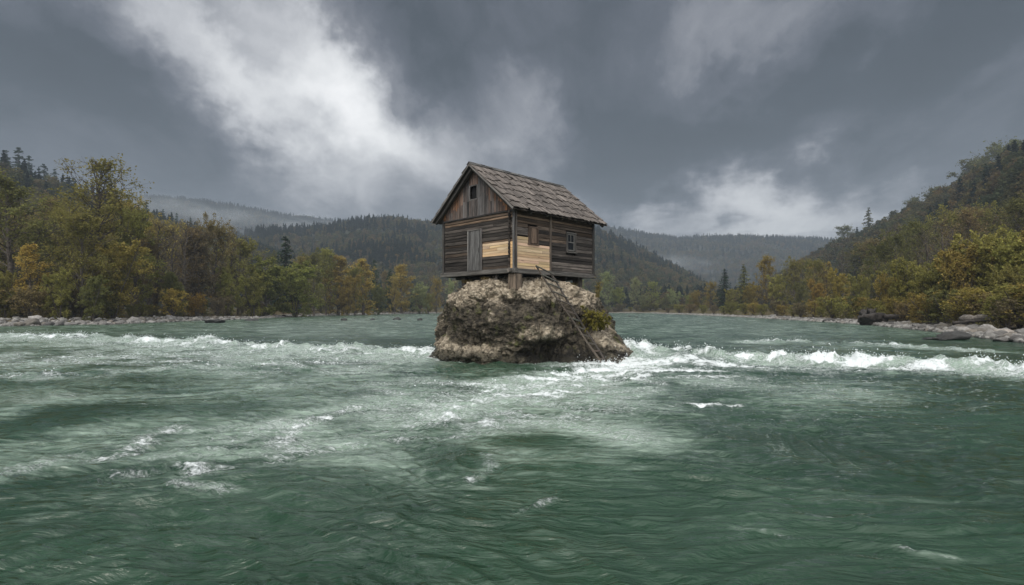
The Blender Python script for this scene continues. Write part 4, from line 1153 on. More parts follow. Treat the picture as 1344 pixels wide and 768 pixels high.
COLOURS = {
    'olive': (.220, .205, .062), 'dark olive': (.140, .140, .050), 'ochre': (.270, .210, .062), 'yellow': (.36, .27, .072), 'rust brown': (.205, .160, .075),
    'dark green': (.048, .072, .042), 'green': (.21, .225, .062), 'pale green': (.27, .29, .13), 'brown': (.175, .145, .082), 'orange': (.30, .200, .055), 'yellow green': (.265, .25, .072),
}
FORMS = {'round': 'rounded tree', 'willow': 'spreading willow', 'thin': 'thin leaved tree', 'column': 'narrow tree', 'bare': 'nearly leafless tree', 'bush': 'feathery bush', 'scrub': 'low scrub', 'tall': 'tall tree', 'conifer': 'conifer'}
NAMES = {'bush': 'riverside_bush', 'scrub': 'low_shrub', 'conifer': 'conifer_tree', 'willow': 'willow_tree', 'bare': 'leafless_tree'}
PLANTS = []      # (object, px, colour, form, bank, label)
prs = random.Random(77)
def plant(form, colour, px, ytop, Y, wide=1.0, bank='left', label=None, sink=0.05, var=None):
    x = (px - 672) / FPX * Y
    gz = float(terrain_z(np.array([[x]]), np.array([[Y]]))[0, 0])
    top = HC + (YH - ytop) / FPX * Y
    Hh = max(top - gz, 1.0)
    protos = PROTO[form]
    tm, cm, H = protos[prs.randrange(len(protos)) if var is None else var]
    s = Hh / H
    o = empty(NAMES.get(form, 'broadleaf_tree'), (x, Y, gz - sink), prs.uniform(0, 6.28))
    o.scale = (s * wide, s * wide, s)
    c = COLOURS[colour]; v = prs.uniform(.85, 1.15)
    for nm, me in (('trunk', tm), ('crown', cm)):
        q = bpy.data.objects.new(nm, me); q.parent = o; COL.objects.link(q)
        q.color = (c[0] * v, c[1] * v * prs.uniform(.95, 1.05), c[2] * v, 1)
    PLANTS.append((o, px, colour, form, bank, label))
    return o
# left bank, nearest first
P_ = plant
P_('tall', 'olive', 122, 211, 78, 1.08, label='tallest tree on the left bank, olive below with a sparse see-through top')
P_('thin', 'dark olive', 14, 234, 70, 1.3, label='tall thin olive tree with dark trunk at far left of the left bank')
P_('thin', 'olive', -25, 250, 72, 1.2); P_('round', 'dark olive', 50, 300, 84, 1.0); P_('round', 'olive', 84, 276, 88, .8); P_('thin', 'rust brown', 68, 262, 95, 1.0)
P_('column', 'yellow', 40, 326, 66, 1.25, label='small golden yellow tree near the left edge of the left bank')
P_('round', 'olive', 108, 288, 70, .95); P_('willow', 'ochre', 148, 300, 74, .9); P_('round', 'olive', 176, 285, 80, .8); P_('willow', 'dark olive', 120, 352, 66.5, .8); P_('willow', 'olive', 78, 345, 66, .7)
P_('round', 'ochre', 158, 268, 92, .65); P_('willow', 'olive', 5, 350, 65, .7); P_('willow', 'yellow green', -20, 340, 64, .7)
P_('bare', 'rust brown', 205, 292, 88, 1.3); P_('bare', 'brown', 222, 300, 92, 1.3); P_('round', 'rust brown', 196, 318, 86, .7); P_('bare', 'brown', 240, 296, 96, 1.3); P_('willow', 'dark olive', 228, 348, 86, .8); P_('column', 'rust brown', 252, 302, 100, 1.4)
P_('round', 'rust brown', 283, 300, 104, .85); P_('round', 'brown', 262, 312, 100, .8); P_('bare', 'rust brown', 300, 304, 110, 1.2); P_('round', 'olive', 312, 318, 112, .8); P_('willow', 'olive', 300, 345, 104, .8)
P_('willow', 'green', 352, 331, 118, 1.25); P_('willow', 'green', 388, 334, 124, 1.25, label='broad green willow right under the lone conifer on the left bank'); P_('willow', 'yellow green', 332, 352, 112, .8)
P_('conifer', 'dark green', 375, 309, 150, 1.3, label='lone dark conifer rising above the green willows on the left bank')
P_('round', 'dark olive', 412, 338, 140, .8); P_('round', 'olive', 428, 334, 150, .8); P_('column', 'ochre', 444, 340, 152, 1.5); P_('willow', 'ochre', 456, 352, 148, .7); P_('column', 'yellow', 477, 342, 165, 1.5); P_('round', 'olive', 466, 356, 158, .7)
P_('conifer', 'dark green', 491, 340, 190, 1.1); P_('conifer', 'dark green', 512, 352, 200, 1.1); P_('willow', 'dark olive', 496, 368, 175, .8); P_('column', 'yellow', 527, 351, 195, 1.5, label='bright yellow column-shaped tree left of the rock'); P_('round', 'ochre', 518, 368, 188, .7)
P_('willow', 'pale green', 551, 366, 205, .9); P_('round', 'ochre', 573, 369, 215, .7); P_('round', 'pale green', 592, 372, 222, .7); P_('conifer', 'dark green', 541, 372, 214, 1.0); P_('willow', 'olive', 562, 380, 208, .7)
for i in range(34):      # second and third rows filling the wood behind
    px = -120 + i * 20 + prs.uniform(-8, 8); Y = np.interp(px, [-120, 200, 400, 600], [92, 108, 165, 262]) * prs.uniform(.98, 1.14)
    yt = np.interp(px, [-120, 0, 180, 300, 400, 500, 600], [262, 292, 300, 322, 346, 362, 378]) + prs.uniform(-8, 10)
    P_(prs.choice(['round', 'round', 'thin', 'column', 'bare']), prs.choice(['olive', 'dark olive', 'rust brown', 'brown', 'rust brown', 'ochre']), px, yt, Y, prs.uniform(.8, 1.15))
def along_shore(pts, n, back):
    """bearings and distances a few metres behind a waterline"""
    P = np.array(pts); az = (P[:, 0] / P[:, 1]) * FPX + 672
    return [(px, float(np.interp(px, az if az[0] < az[-1] else az[::-1], P[:, 1] if az[0] < az[-1] else P[::-1, 1]))) for px in n]
for px, Y in along_shore(SHORE_L, [(-60 + 15.5 * i + prs.uniform(-5, 5)) for i in range(42)], 0):
    Y2 = Y * (1.05 if px > 380 else 1.10) + prs.uniform(0, 3)
    P_('scrub' if prs.random() < .75 else 'willow', prs.choice(['rust brown', 'brown', 'dark olive', 'olive', 'olive', 'ochre']), px, YH - prs.uniform(6, 30) * 70 / Y2, Y2, prs.uniform(1.0, 1.5))
P_('scrub', 'yellow', 226, 378, 84, 1.0, label='bright yellow shrub at the foot of the brown trees on the left bank')
P_('scrub', 'orange', 258, 384, 90, 1.0)
# far shore behind the rock
for px, yt, c, f in ((622, 372, 'pale green', 'round'), (655, 378, 'olive', 'willow'), (690, 372, 'pale green', 'round'), (725, 376, 'dark olive', 'willow'), (760, 370, 'green', 'round'), (796, 361, 'pale green', 'round'), (812, 372, 'green', 'willow'), (834, 368, 'pale green', 'round'), (858, 372, 'green', 'round'), (884, 376, 'pale green', 'willow'), (905, 384, 'green', 'willow'), (845, 384, 'pale green', 'willow'), (925, 386, 'dark olive', 'willow'), (872, 388, 'dark olive', 'willow')):
    P_(f, c, px, yt, 252 + prs.uniform(-2, 10), .9, bank='far')
for i in range(15):
    P_('scrub', prs.choice(['dark olive', 'brown', 'olive', 'dark olive']), 800 + i * 9 + prs.uniform(-3, 3), 400 + prs.uniform(-3, 3), 243 + prs.uniform(0, 4), prs.uniform(1.2, 1.8), bank='far')
# right bank
P_('willow', 'ochre', 912, 378, 205, .9, 'right'); P_('round', 'ochre', 932, 372, 195, .8, 'right'); P_('conifer', 'dark green', 951, 352, 190, 1.35, 'right', 'dark green conifer standing above the ochre trees at upstream end of right bank')
P_('conifer', 'dark olive', 976, 346, 178, 1.2, 'right'); P_('willow', 'olive', 960, 374, 172, .8, 'right'); P_('round', 'ochre', 1006, 342, 158, .8, 'right'); P_('willow', 'yellow green', 1022, 352, 150, .8, 'right'); P_('round', 'olive', 1042, 346, 146, .8, 'right')
P_('willow', 'ochre', 985, 366, 152, .8, 'right'); P_('willow', 'dark olive', 1050, 366, 128, .7, 'right'); P_('willow', 'orange', 1072, 362, 118, .8, 'right'); P_('round', 'olive', 1068, 345, 132, .7, 'right')
P_('willow', 'ochre', 1100, 346, 96, .75, 'right', 'ochre and yellow spreading tree left of the dark stump on right bank'); P_('willow', 'olive', 1128, 352, 90, .7, 'right'); P_('round', 'dark olive', 1150, 326, 102, .7, 'right'); P_('round', 'dark olive', 1176, 312, 100, .7, 'right')
P_('bush', 'yellow green', 1190, 338, 66, .8, 'right'); P_('bush', 'ochre', 1168, 352, 69, .7, 'right', 'golden bush directly behind the dark stump on the right bank'); P_('bush', 'olive', 1222, 345, 62, .7, 'right')
P_('bush', 'yellow green', 1296, 291, 55, .78, 'right', 'largest yellow green bush above the driftwood on the right bank'); P_('bush', 'ochre', 1262, 318, 56, .7, 'right'); P_('bush', 'yellow green', 1335, 296, 52, .8, 'right'); P_('bush', 'olive', 1240, 330, 60, .7, 'right'); P_('bush', 'ochre', 1385, 285, 50, .8, 'right'); P_('bush', 'olive', 1318, 340, 49, .7, 'right')
P_('bare', 'rust brown', 1236, 290, 76, 1.0, 'right'); P_('bare', 'rust brown', 1252, 296, 80, 1.0, 'right'); P_('bare', 'brown', 1218, 304, 84, 1.0, 'right'); P_('thin', 'dark olive', 1330, 262, 88, 1.1, 'right'); P_('thin', 'rust brown', 1280, 276, 92, 1.0, 'right'); P_('round', 'dark olive', 1205, 300, 104, .8, 'right')
for i in range(22):
    px = 935 + i * 22 + prs.uniform(-8, 8); Y = np.interp(px, [935, 1100, 1250, 1420], [225, 150, 112, 100]) * prs.uniform(1.0, 1.2)
    yt = np.interp(px, [935, 1000, 1100, 1200, 1344, 1420], [382, 364, 336, 302, 272, 258]) + prs.uniform(-8, 10)
    P_(prs.choice(['round', 'round', 'thin', 'willow', 'bare']), prs.choice(['olive', 'dark olive', 'rust brown', 'dark olive', 'ochre', 'brown']), px, yt, Y, prs.uniform(.7, 1.0), 'right')
for px, Y in along_shore(SHORE_R, [(880 + 13.5 * i + prs.uniform(-5, 5)) for i in range(38)], 0):
    k = np.interp(px, [880, 1100, 1344], [1.05, 1.11, 1.25])
    Y2 = Y * k + prs.uniform(0, 3)
    P_('scrub', prs.choice(['rust brown', 'ochre', 'brown', 'olive', 'olive', 'dark olive', 'olive']), px, YH - prs.uniform(6, 24) * 60 / Y2, Y2, prs.uniform(1.1, 1.7), 'right')

# ------------------------------------------------------------------ forest over the hills (a mass: stuff)
def far_broad(seed):
    rs = np.random.RandomState(seed); n = 420
    d = rs.normal(size=(n, 3)); d /= np.linalg.norm(d, axis=1)[:, None]
    lob = 1 + .28 * pn3(d[:, 0] * 1.6 + seed, d[:, 1] * 1.6, d[:, 2] * 1.6)
    C = d * (rs.rand(n, 1) ** .4) * lob[:, None] * np.array([3.4, 3.4, 4.4]) + (0, 0, 6.2)
    V, F = quads(C, rs.uniform(.5, 1.15, n), rs, .4, 1.3)
    return np_mesh('crown', V, F)
def build_forest():
    col = bpy.data.collections.new('forest_tree_kinds')
    kinds = []
    for s in range(4):
        me = far_broad(100 + s); me.materials.append(M_FAR)
        kinds.append(bpy.data.objects.new('kind_%d' % s, me))
    for s in range(3):
        tm, cm = conifer(120 + s, 13, .19, 15, .95); cm.materials.append(M_FARCON)
        kinds.append(bpy.data.objects.new('kind_c%d' % s, cm))
    for o in kinds: col.objects.link(o)
    rs = np.random.RandomState(5)
    for hn, h in HILLS.items():
        p = np.array(h['prof'], float); a = np.arctan((p[:, 0] - 672) / FPX)
        lo, hi = max(a[0], R(-50)), min(a[-1], R(50))
        Rm, Fm = p[:, 2].max() * 1.06, p[:, 3].min() * .9
        area = (hi - lo) * (Rm**2 - Fm**2) / 2
        n = int(area / h['dens'] * 1.15)
        az = rs.uniform(lo, hi, n); rr = np.sqrt(rs.uniform(Fm**2, Rm**2, n))
        R_, F_, hz = hill_params(h, az)
        ok = (rr > F_ * .92) & (rr < R_ * 1.05)
        az, rr, R_, F_ = az[ok], rr[ok], R_[ok], F_[ok]
        X = np.sin(az) * rr; Y = np.cos(az) * rr
        sd = shore_dist(X, Y); Z = terrain_z(X, Y, sd)
        keep = (sd > 14)
        X, Y, Z, rr, R_ , F_= X[keep], Y[keep], Z[keep], rr[keep], R_[keep], F_[keep]
        m = len(X)
        k = (rr - F_) / (R_ - F_)
        con = -.22 + pn2(X * .011 + 3, Y * .011 + 8) + .55 * pn2(X * .05, Y * .05) + rs.normal(size=m) * .22 + .55 * sst(k, .6, 1.0) * (hn != 'right') - (.35 if hn == 'right' else .0)
        idx = np.where(con > .12, 4 + rs.randint(0, 3, m), rs.randint(0, 4, m))
        sc = rs.uniform(.50, 1.12, m) * np.where(idx >= 4, 1.05, .92) * (1.15 if 'far' in hn else (.95 if hn in ('right',) else 1.0))
        me = bpy.data.meshes.new('forest')
        me.vertices.add(m); me.vertices.foreach_set('co', np.stack([X, Y, Z - .4], 1).astype(np.float32).ravel())
        a1 = me.attributes.new('kind_index', 'INT', 'POINT'); a1.data.foreach_set('value', idx.astype(np.int32))
        set_attr(me, 'size', sc); set_attr(me, 'turn', rs.uniform(0, 6.28, m))
        o = new_obj('hillside_forest', me)
        words = {'right': 'autumn forest covering the steep hill on the right', 'left': 'misty conifer and autumn forest on the left hill', 'middle': 'blue green forest on the middle hill behind the house', 'far_left': 'pale misty forest on the farthest left ridge', 'far_right': 'dim blue forest on the far ridge right of the house'}[hn]
        tag(o, words, 'forest', kind='stuff')
        ng = bpy.data.node_groups.new('forest_scatter', 'GeometryNodeTree')
        ng.interface.new_socket('Geometry', in_out='INPUT', socket_type='NodeSocketGeometry')
        ng.interface.new_socket('Geometry', in_out='OUTPUT', socket_type='NodeSocketGeometry')
        gi = ng.nodes.new('NodeGroupInput'); go = ng.nodes.new('NodeGroupOutput')
        ci = ng.nodes.new('GeometryNodeCollectionInfo'); ci.inputs[0].default_value = col; ci.inputs['Separate Children'].default_value = True; ci.inputs['Reset Children'].default_value = True
        ip = ng.nodes.new('GeometryNodeInstanceOnPoints'); ip.inputs['Pick Instance'].default_value = True
        def named(nm, ty):
            q = ng.nodes.new('GeometryNodeInputNamedAttribute'); q.data_type = ty; q.inputs[0].default_value = nm; return q.outputs[0]
        L = ng.links.new
        L(gi.outputs[0], ip.inputs['Points']); L(ci.outputs[0], ip.inputs['Instance']); L(named('kind_index', 'INT'), ip.inputs['Instance Index'])
        cx = ng.nodes.new('ShaderNodeCombineXYZ'); L(named('turn', 'FLOAT'), cx.inputs[2]); L(cx.outputs[0], ip.inputs['Rotation'])
        L(named('size', 'FLOAT'), ip.inputs['Scale']); L(ip.outputs[0], go.inputs[0])
        md = o.modifiers.new('scatter', 'NODES'); md.node_group = ng
build_forest()

# trees that break the skyline one by one
for px, py in ((-20, 192), (8, 196), (24, 192), (38, 203), (58, 214), (72, 221)):
    P_('conifer', 'dark green', px, py, 392, 1.0, 'left hill')
for px, py in ((96, 232), (192, 264), (214, 274), (232, 279), (250, 284), (268, 294)):
    P_('conifer', 'dark green', px, py, 452, 1.0, 'left hill')
P_('conifer', 'dark olive', 1140, 272, 462, 1.1, 'right hill', 'single conifer breaking the skyline low on the right hill')
P_('round', 'dark olive', 1108, 300, 470, 1.1, 'right hill')
for px, py, Y in ((1200, 256, 420), (1232, 240, 390), (1278, 208, 350), (1296, 204, 342), (1322, 192, 326), (1340, 182, 318)):
    P_('round', 'dark olive', px, py + 9, Y, 1.0, 'right hill')
P_('round', 'orange', 1292, 222, 310, .8, 'right hill', 'rust orange tree near the top of the right hill')

def label_plants():
    marks = {'left': [(-1e9, 40, 'left of the golden sapling'), (40, 121, 'between golden sapling and pale boulder'), (121, 226, 'between pale boulder and yellow shrub'), (226, 375, 'between yellow shrub and lone conifer'), (375, 477, 'just right of the lone conifer'), (477, 1e9, 'far end nearest the rock')],
             'right': [(-1e9, 951, 'upstream of the dark conifer'), (951, 1050, 'just right of the dark conifer'), (1050, 1150, 'left of the dark stump'), (1150, 1244, 'above the stump and dark river rock'), (1244, 1e9, 'above the driftwood logs')],
             'far': [(-1e9, 780, 'hidden partly by the house rock'), (780, 1e9, 'right of the house rock')],
             'left hill': [(-1e9, 90, 'above the left edge'), (90, 1e9, 'right of the tallest tree')], 'right hill': [(-1e9, 1250, 'lower part'), (1250, 1e9, 'upper part')]}
    place = {'left': 'left bank', 'right': 'right bank', 'far': 'far shore', 'left hill': 'left hill skyline', 'right hill': 'right hill skyline'}
    ordn = ['leftmost', 'second', 'third', 'fourth', 'fifth', 'sixth', 'seventh', 'eighth', 'ninth', 'tenth', 'eleventh', 'twelfth', 'thirteenth', 'fourteenth']
    groups = {}
    for o, px, c, f, b, lab in PLANTS:
        cat = 'shrub' if f in ('bush', 'scrub') else 'tree'
        grp = {'left': 'plants along the left bank', 'right': 'plants along the right bank', 'far': 'trees on the far shore', 'left hill': 'trees on the left skyline', 'right hill': 'trees on the right skyline'}[b]
        if cat == 'tree' and b in ('left', 'right'): grp = 'trees of the %s bank' % b
        if lab:
            tag(o, lab, cat, grp); continue
        seg = next(t for lo, hi, t in marks[b] if lo <= px < hi)
        groups.setdefault((c, f, b, seg), []).append((px, o, cat, grp))
    for (c, f, b, seg), L in groups.items():
        L.sort(key=lambda q: q[0])
        for i, (px, o, cat, grp) in enumerate(L):
            w = '%s %s on %s %s' % (c, FORMS[f], place[b], seg)
            if len(L) > 1:
                w = '%s %s' % (ordn[i] if i else 'leftmost', w)
                if i: w = w.replace(ordn[i], ordn[i] + ' from left,', 1)
            if len(w.split()) > 16: w = w.replace('stump and dark river rock', 'stump and river rock').replace(' from left,', '')
            tag(o, w, cat, grp)
label_plants()

# ------------------------------------------------------------------ stones, boulders, driftwood
def stone_mesh(seed, sub=3, rough=.25):
    import bmesh
    bm = bmesh.new(); bmesh.ops.create_icosphere(bm, subdivisions=sub, radius=1)
    V = np.array([v.co[:] for v in bm.verts])
    rs = np.random.RandomState(seed)
    for i in range(9):                        # flattened faces
        n = rs.normal(size=3); n /= np.linalg.norm(n); d = rs.uniform(.62, .9)
        k = V @ n; V = V - np.outer(np.maximum(k - d, 0), n) * .85
    V *= 1 + rough * fbm3(V[:, 0] * 1.3 + seed * 7, V[:, 1] * 1.3, V[:, 2] * 1.3, 4)[:, None]
    for v, c in zip(bm.verts, V): v.co = c
    me = bpy.data.meshes.new('stone'); bm.to_mesh(me); bm.free()
    me.polygons.foreach_set('use_smooth', np.ones(len(me.polygons), dtype=bool))
    return me
STONES = [stone_mesh(s) for s in range(7)]
for me in STONES: me.materials.append(M_STONE)
srs = random.Random(12)
def stone(px, py, wpx, hfrac=.55, colour=(.36, .345, .32), name='stone', label=None, group=None, at=None, sunk=.25, cat='stone'):
    if at is None:
        x, y = ground(px, py); 
        for _ in range(6):
            gz = max(float(terrain_z(np.array([[x]]), np.array([[y]]))[0, 0]), -.05)
            y = (HC - gz) * FPX / (py - YH); x = (px - 672) / FPX * y
    else:
        x, y = at; gz = max(float(terrain_z(np.array([[x]]), np.array([[y]]))[0, 0]), -.05)
    w = wpx / FPX * y / 2
    o = bpy.data.objects.new(name, STONES[srs.randrange(len(STONES))]); COL.objects.link(o)
    hz = w * hfrac * 1.2
    o.location = (x, y, gz + hz * (1 - 2 * sunk)); o.scale = (w, w * srs.uniform(.7, 1.1), hz)
    o.rotation_euler = (srs.uniform(-.2, .2), srs.uniform(-.2, .2), srs.uniform(0, 6.28))
    v = srs.uniform(.85, 1.15); o.color = (colour[0] * v, colour[1] * v, colour[2] * v, 1)
    tag(o, label, cat, group)
    return o
PALE, MID, DARKS = (.27, .258, .24), (.15, .144, .135), (.035, .035, .033)
stone(121, 424.5, 33, .55, PALE, 'boulder', 'largest pale grey boulder on the left shore, below the tallest tree', cat='boulder', sunk=.12)
stone(83, 425, 18, .5, PALE, 'boulder', 'pale flat boulder left of the largest one on left shore', cat='boulder')
stone(56, 425.5, 16, .5, PALE, 'boulder', 'low pale boulder third from the largest boulder on left shore', cat='boulder')
stone(99, 423, 14, .5, MID, 'boulder', 'grey boulder touching the left side of the largest pale boulder', cat='boulder')
stone(18, 426, 24, .45, MID, 'boulder', 'wide grey boulder at the left edge of the left shore', cat='boulder')
stone(149, 424, 14, .5, MID, 'boulder', 'grey boulder just right of the largest pale boulder', cat='boulder')
stone(280, 425, 26, .26, DARKS, 'river_rock', 'dark flat rock awash off the left gravel shore', cat='rock', sunk=.3)
stone(330, 421.5, 20, .22, DARKS, 'river_rock', 'small dark rock awash right of the flat one near left shore', cat='rock', sunk=.3)
for px, py, w, lab in ((452, 421.2, 9, 'largest dark rock midstream left of the house rock'), (489, 420.6, 6, 'tiny dark rock second in the midstream row left of house'), (521, 420.8, 10, 'dark rock third in the midstream row left of the house'), (551, 421.2, 8, 'dark midstream rock nearest the left side of house rock')):
    stone(px, py, w, .5, DARKS, 'river_rock', lab, cat='rock')
stone(836, 417, 5, .4, DARKS, 'river_rock', 'small dark rock midstream just right of the house rock', cat='rock'); stone(826, 416, 4, .4, DARKS, 'river_rock', 'tiny dark rock in midstream beside the house rock', cat='rock')
stone(1250, 447, 38, .36, DARKS, 'river_rock', 'large dark wet rock in the shallows off the right bank', cat='rock', sunk=.22)
stone(1222, 446.5, 24, .22, DARKS, 'river_rock', 'low dark rock joined to left of the large wet rock', cat='rock', sunk=.3)
stone(1314, 449, 22, .35, MID, 'river_rock', 'grey rock at the water edge right of the large wet rock', cat='rock')
stone(1288, 436, 36, .42, PALE, 'boulder', 'wide pale boulder on the right shore beneath the driftwood', cat='boulder'); stone(1322, 442, 32, .4, (.30, .27, .235), 'boulder', 'brownish flat boulder at right shore edge near driftwood', cat='boulder')
stone(1318, 428, 30, .5, MID, 'boulder', 'grey boulder behind the brownish flat one on right shore', cat='boulder'); stone(1336, 434, 30, .5, MID, 'boulder', 'grey boulder cut by the right edge of the photo', cat='boulder'); stone(1262, 432, 22, .4, PALE, 'boulder', 'pale boulder left of the widest one on the right shore', cat='boulder'); stone(1233, 432, 18, .4, MID, 'boulder', 'low grey boulder between dark stump and driftwood', cat='boulder'); stone(1190, 428, 20, .4, PALE, 'boulder', 'pale boulder just right of the dark stump', cat='boulder')
def shore_stones(pts, lo, hi, n, label, group, smin, smax, dmax):
    P = np.array(pts); az = P[:, 0] / P[:, 1] * FPX + 672
    if az[0] > az[-1]: P, az = P[::-1], az[::-1]
    for i in range(n):
        px = lo + (hi - lo) * (i + srs.random()) / n
        Y = float(np.interp(px, az, P[:, 1])); X = (px - 672) / FPX * Y
        d = srs.random() ** 1.4 * dmax
        nx, ny = (X / math.hypot(X, Y), Y / math.hypot(X, Y))
        x, y = X + nx * d * 1.0, Y + ny * d
        w = srs.uniform(smin, smax) * (1 if srs.random() < .8 else 1.5)
        stone(px, 0, w * FPX / y, srs.uniform(.4, .65), srs.choice([PALE, MID, MID, (.18, .16, .135), (.085, .08, .075), (.11, .10, .085)]), 'shore_stone', label, group, at=(x, y))
shore_stones(SHORE_L, -10, 400, 80, 'pale river stone on the gravel edge of the left bank', 'stones on the left shore', .4, 1.15, 6)
shore_stones(SHORE_R, 930, 1380, 140, 'pale river stone on the gravel edge of the right bank', 'stones on the right shore', .35, 1.0, 7)

shore_stones(SHORE_R, 1130, 1390, 90, 'small cobble on the stony edge of the right bank', 'cobbles on the right shore', .14, .55, 8)

def build_gravel():
    col = bpy.data.collections.new('gravel_kinds')
    for s in range(3):
        me = stone_mesh(40 + s, 1, .2); me.materials.append(M_GRAVEL); col.objects.link(bpy.data.objects.new('gravel_kind_%d' % s, me))
    rs = np.random.RandomState(3)
    pts = []
    for poly, lo, hi, n, dm in ((SHORE_L, 0, len(SHORE_L) - 1, 5200, 8), (SHORE_R, 1, len(SHORE_R) - 1, 8500, 8)):
        P = np.array(poly); seg = np.hypot(*np.diff(P, axis=0).T); cum = np.concatenate([[0], np.cumsum(seg)])
        s = rs.uniform(0, cum[-1], n); X = np.interp(s, cum, P[:, 0]); Y = np.interp(s, cum, P[:, 1])
        d = rs.rand(n) ** 1.3 * dm; r = np.hypot(X, Y)
        pts.append(np.stack([X + X / r * d, Y + Y / r * d], 1))
    P = np.concatenate(pts); Z = terrain_z(P[:, 0], P[:, 1]); k = Z > -.12; P, Z = P[k], Z[k]
    m = len(P); me = bpy.data.meshes.new('gravel'); me.vertices.add(m)
    me.vertices.foreach_set('co', np.column_stack([P, Z + .04]).astype(np.float32).ravel())
    set_attr(me, 'size', rs.uniform(.08, .3, m) * rs.choice([1, 1, 1.6], m)); set_attr(me, 'turn', rs.uniform(0, 6.28, m))
    o = tag(new_obj('shore_gravel', me), 'pale gravel and cobbles along both river edges', 'gravel', kind='stuff')
    ng = bpy.data.node_groups.new('gravel_scatter', 'GeometryNodeTree')
    ng.interface.new_socket('Geometry', in_out='INPUT', socket_type='NodeSocketGeometry'); ng.interface.new_socket('Geometry', in_out='OUTPUT', socket_type='NodeSocketGeometry')
    gi = ng.nodes.new('NodeGroupInput'); go = ng.nodes.new('NodeGroupOutput')
    ci = ng.nodes.new('GeometryNodeCollectionInfo'); ci.inputs[0].default_value = col; ci.inputs['Separate Children'].default_value = True; ci.inputs['Reset Children'].default_value = True
    ip = ng.nodes.new('GeometryNodeInstanceOnPoints'); ip.inputs['Pick Instance'].default_value = True
    L = ng.links.new
    def named(nm):
        q = ng.nodes.new('GeometryNodeInputNamedAttribute'); q.data_type = 'FLOAT'; q.inputs[0].default_value = nm; return q.outputs[0]
    cx = ng.nodes.new('ShaderNodeCombineXYZ'); tu = named('turn'); L(tu, cx.inputs[2]); L(tu, cx.inputs[0])
    sc = ng.nodes.new('ShaderNodeCombineXYZ'); sz = named('size'); 
    for i, f in ((0, 1.2), (1, .9), (2, .65)):
        mm = ng.nodes.new('ShaderNodeMath'); mm.operation = 'MULTIPLY'; mm.inputs[1].default_value = f; L(sz, mm.inputs[0]); L(mm.outputs[0], sc.inputs[i])
    L(gi.outputs[0], ip.inputs['Points']); L(ci.outputs[0], ip.inputs['Instance']); L(cx.outputs[0], ip.inputs['Rotation']); L(sc.outputs[0], ip.inputs['Scale']); L(ip.outputs[0], go.inputs[0])
    o.modifiers.new('scatter', 'NODES').node_group = ng
build_gravel()

def log_thing(name, label, cat, pts, rad, m, branches=0, seed=1):
    """pts: (px, Y, height above water)"""
    rs = random.Random(seed)
    W = [Vector(((px - 672) / FPX * Y, Y, z)) for px, Y, z in pts]
    o0 = W[0].copy(); o0.z = 0
    segs = []; n = 14
    fine = []
    for i in range(n):
        f = i / (n - 1) * (len(W) - 1); a = int(min(f, len(W) - 2)); fine.append(W[a].lerp(W[a + 1], f - a) - o0 + Vector((rs.uniform(-1, 1), rs.uniform(-1, 1), rs.uniform(-1, 1))) * rad * .22)
    mb = MB(); mb.tube(fine, [rad * (1 - .55 * i / (n - 1)) * rs.uniform(.88, 1.12) for i in range(n)], (.1, .1, .1), 9)
    for b in range(branches):
        k = rs.randrange(3, n - 1); d = Vector((rs.uniform(-1, 1), rs.uniform(-.6, .6), rs.uniform(.1, 1))).normalized() * rs.uniform(.6, 1.6)
        mb.tube([fine[k], fine[k] + d * .5 + Vector((0, 0, .05)), fine[k] + d], [rad * .35, rad * .22, rad * .08], (.1, .1, .1), 6)
    o = mb.build(name, m, smooth=True); o.location = o0
    tag(o, label, cat)
    return o
log_thing('driftwood_log', 'long grey driftwood log lying on the right shore under the largest bush', 'log', ((1262, 44, 1.05), (1300, 42, 1.25), (1352, 41, 1.45)), .30, M_DRIFT, 3, 2)
log_thing('driftwood_log', 'upper pale driftwood trunk behind the long log on right shore', 'log', ((1285, 45.5, 1.35), (1320, 44.5, 1.62), (1380, 43, 1.75)), .24, M_DRIFT, 2, 3)
log_thing('driftwood_log', 'thin dark driftwood log slanting down toward the right shore stones', 'log', ((1250, 43, .75), (1280, 42, .95), (1345, 40, 1.05)), .14, M_STUMP, 2, 4)
log_thing('fallen_trunk', 'dark fallen trunk lying right of the stump on right bank', 'log', ((1158, 62, 1.0), (1180, 61, 1.0), (1212, 59, 1.15)), .33, M_STUMP, 4, 6)
def build_stump():
    x, y = (1142 - 672) / FPX * 62, 62
    me = stone_mesh(77, 4, .5); me.materials.append(M_STUMP)
    o = bpy.data.objects.new('tree_stump', me); COL.objects.link(o); o.location = (x, y, .75); o.scale = (1.75, 1.2, 1.05); o.rotation_euler = (0, .12, .4)
    tag(o, 'dark rotten root stump on the right bank at the water edge', 'stump')
    mb = MB(); rs = random.Random(3)
    for i in range(8):
        a = rs.uniform(0, 6.28); d = Vector((math.cos(a), math.sin(a) * .5, rs.uniform(-.1, .8)))
        mb.tube([d * .5, d * .95 + Vector((0, 0, .1)), d * 1.35 + Vector((rs.uniform(-.2, .2), 0, rs.uniform(-.2, .3)))], [.18, .11, .04], (.1, .1, .1), 7)
    mb.build('root', M_STUMP, o, smooth=True)
build_stump()

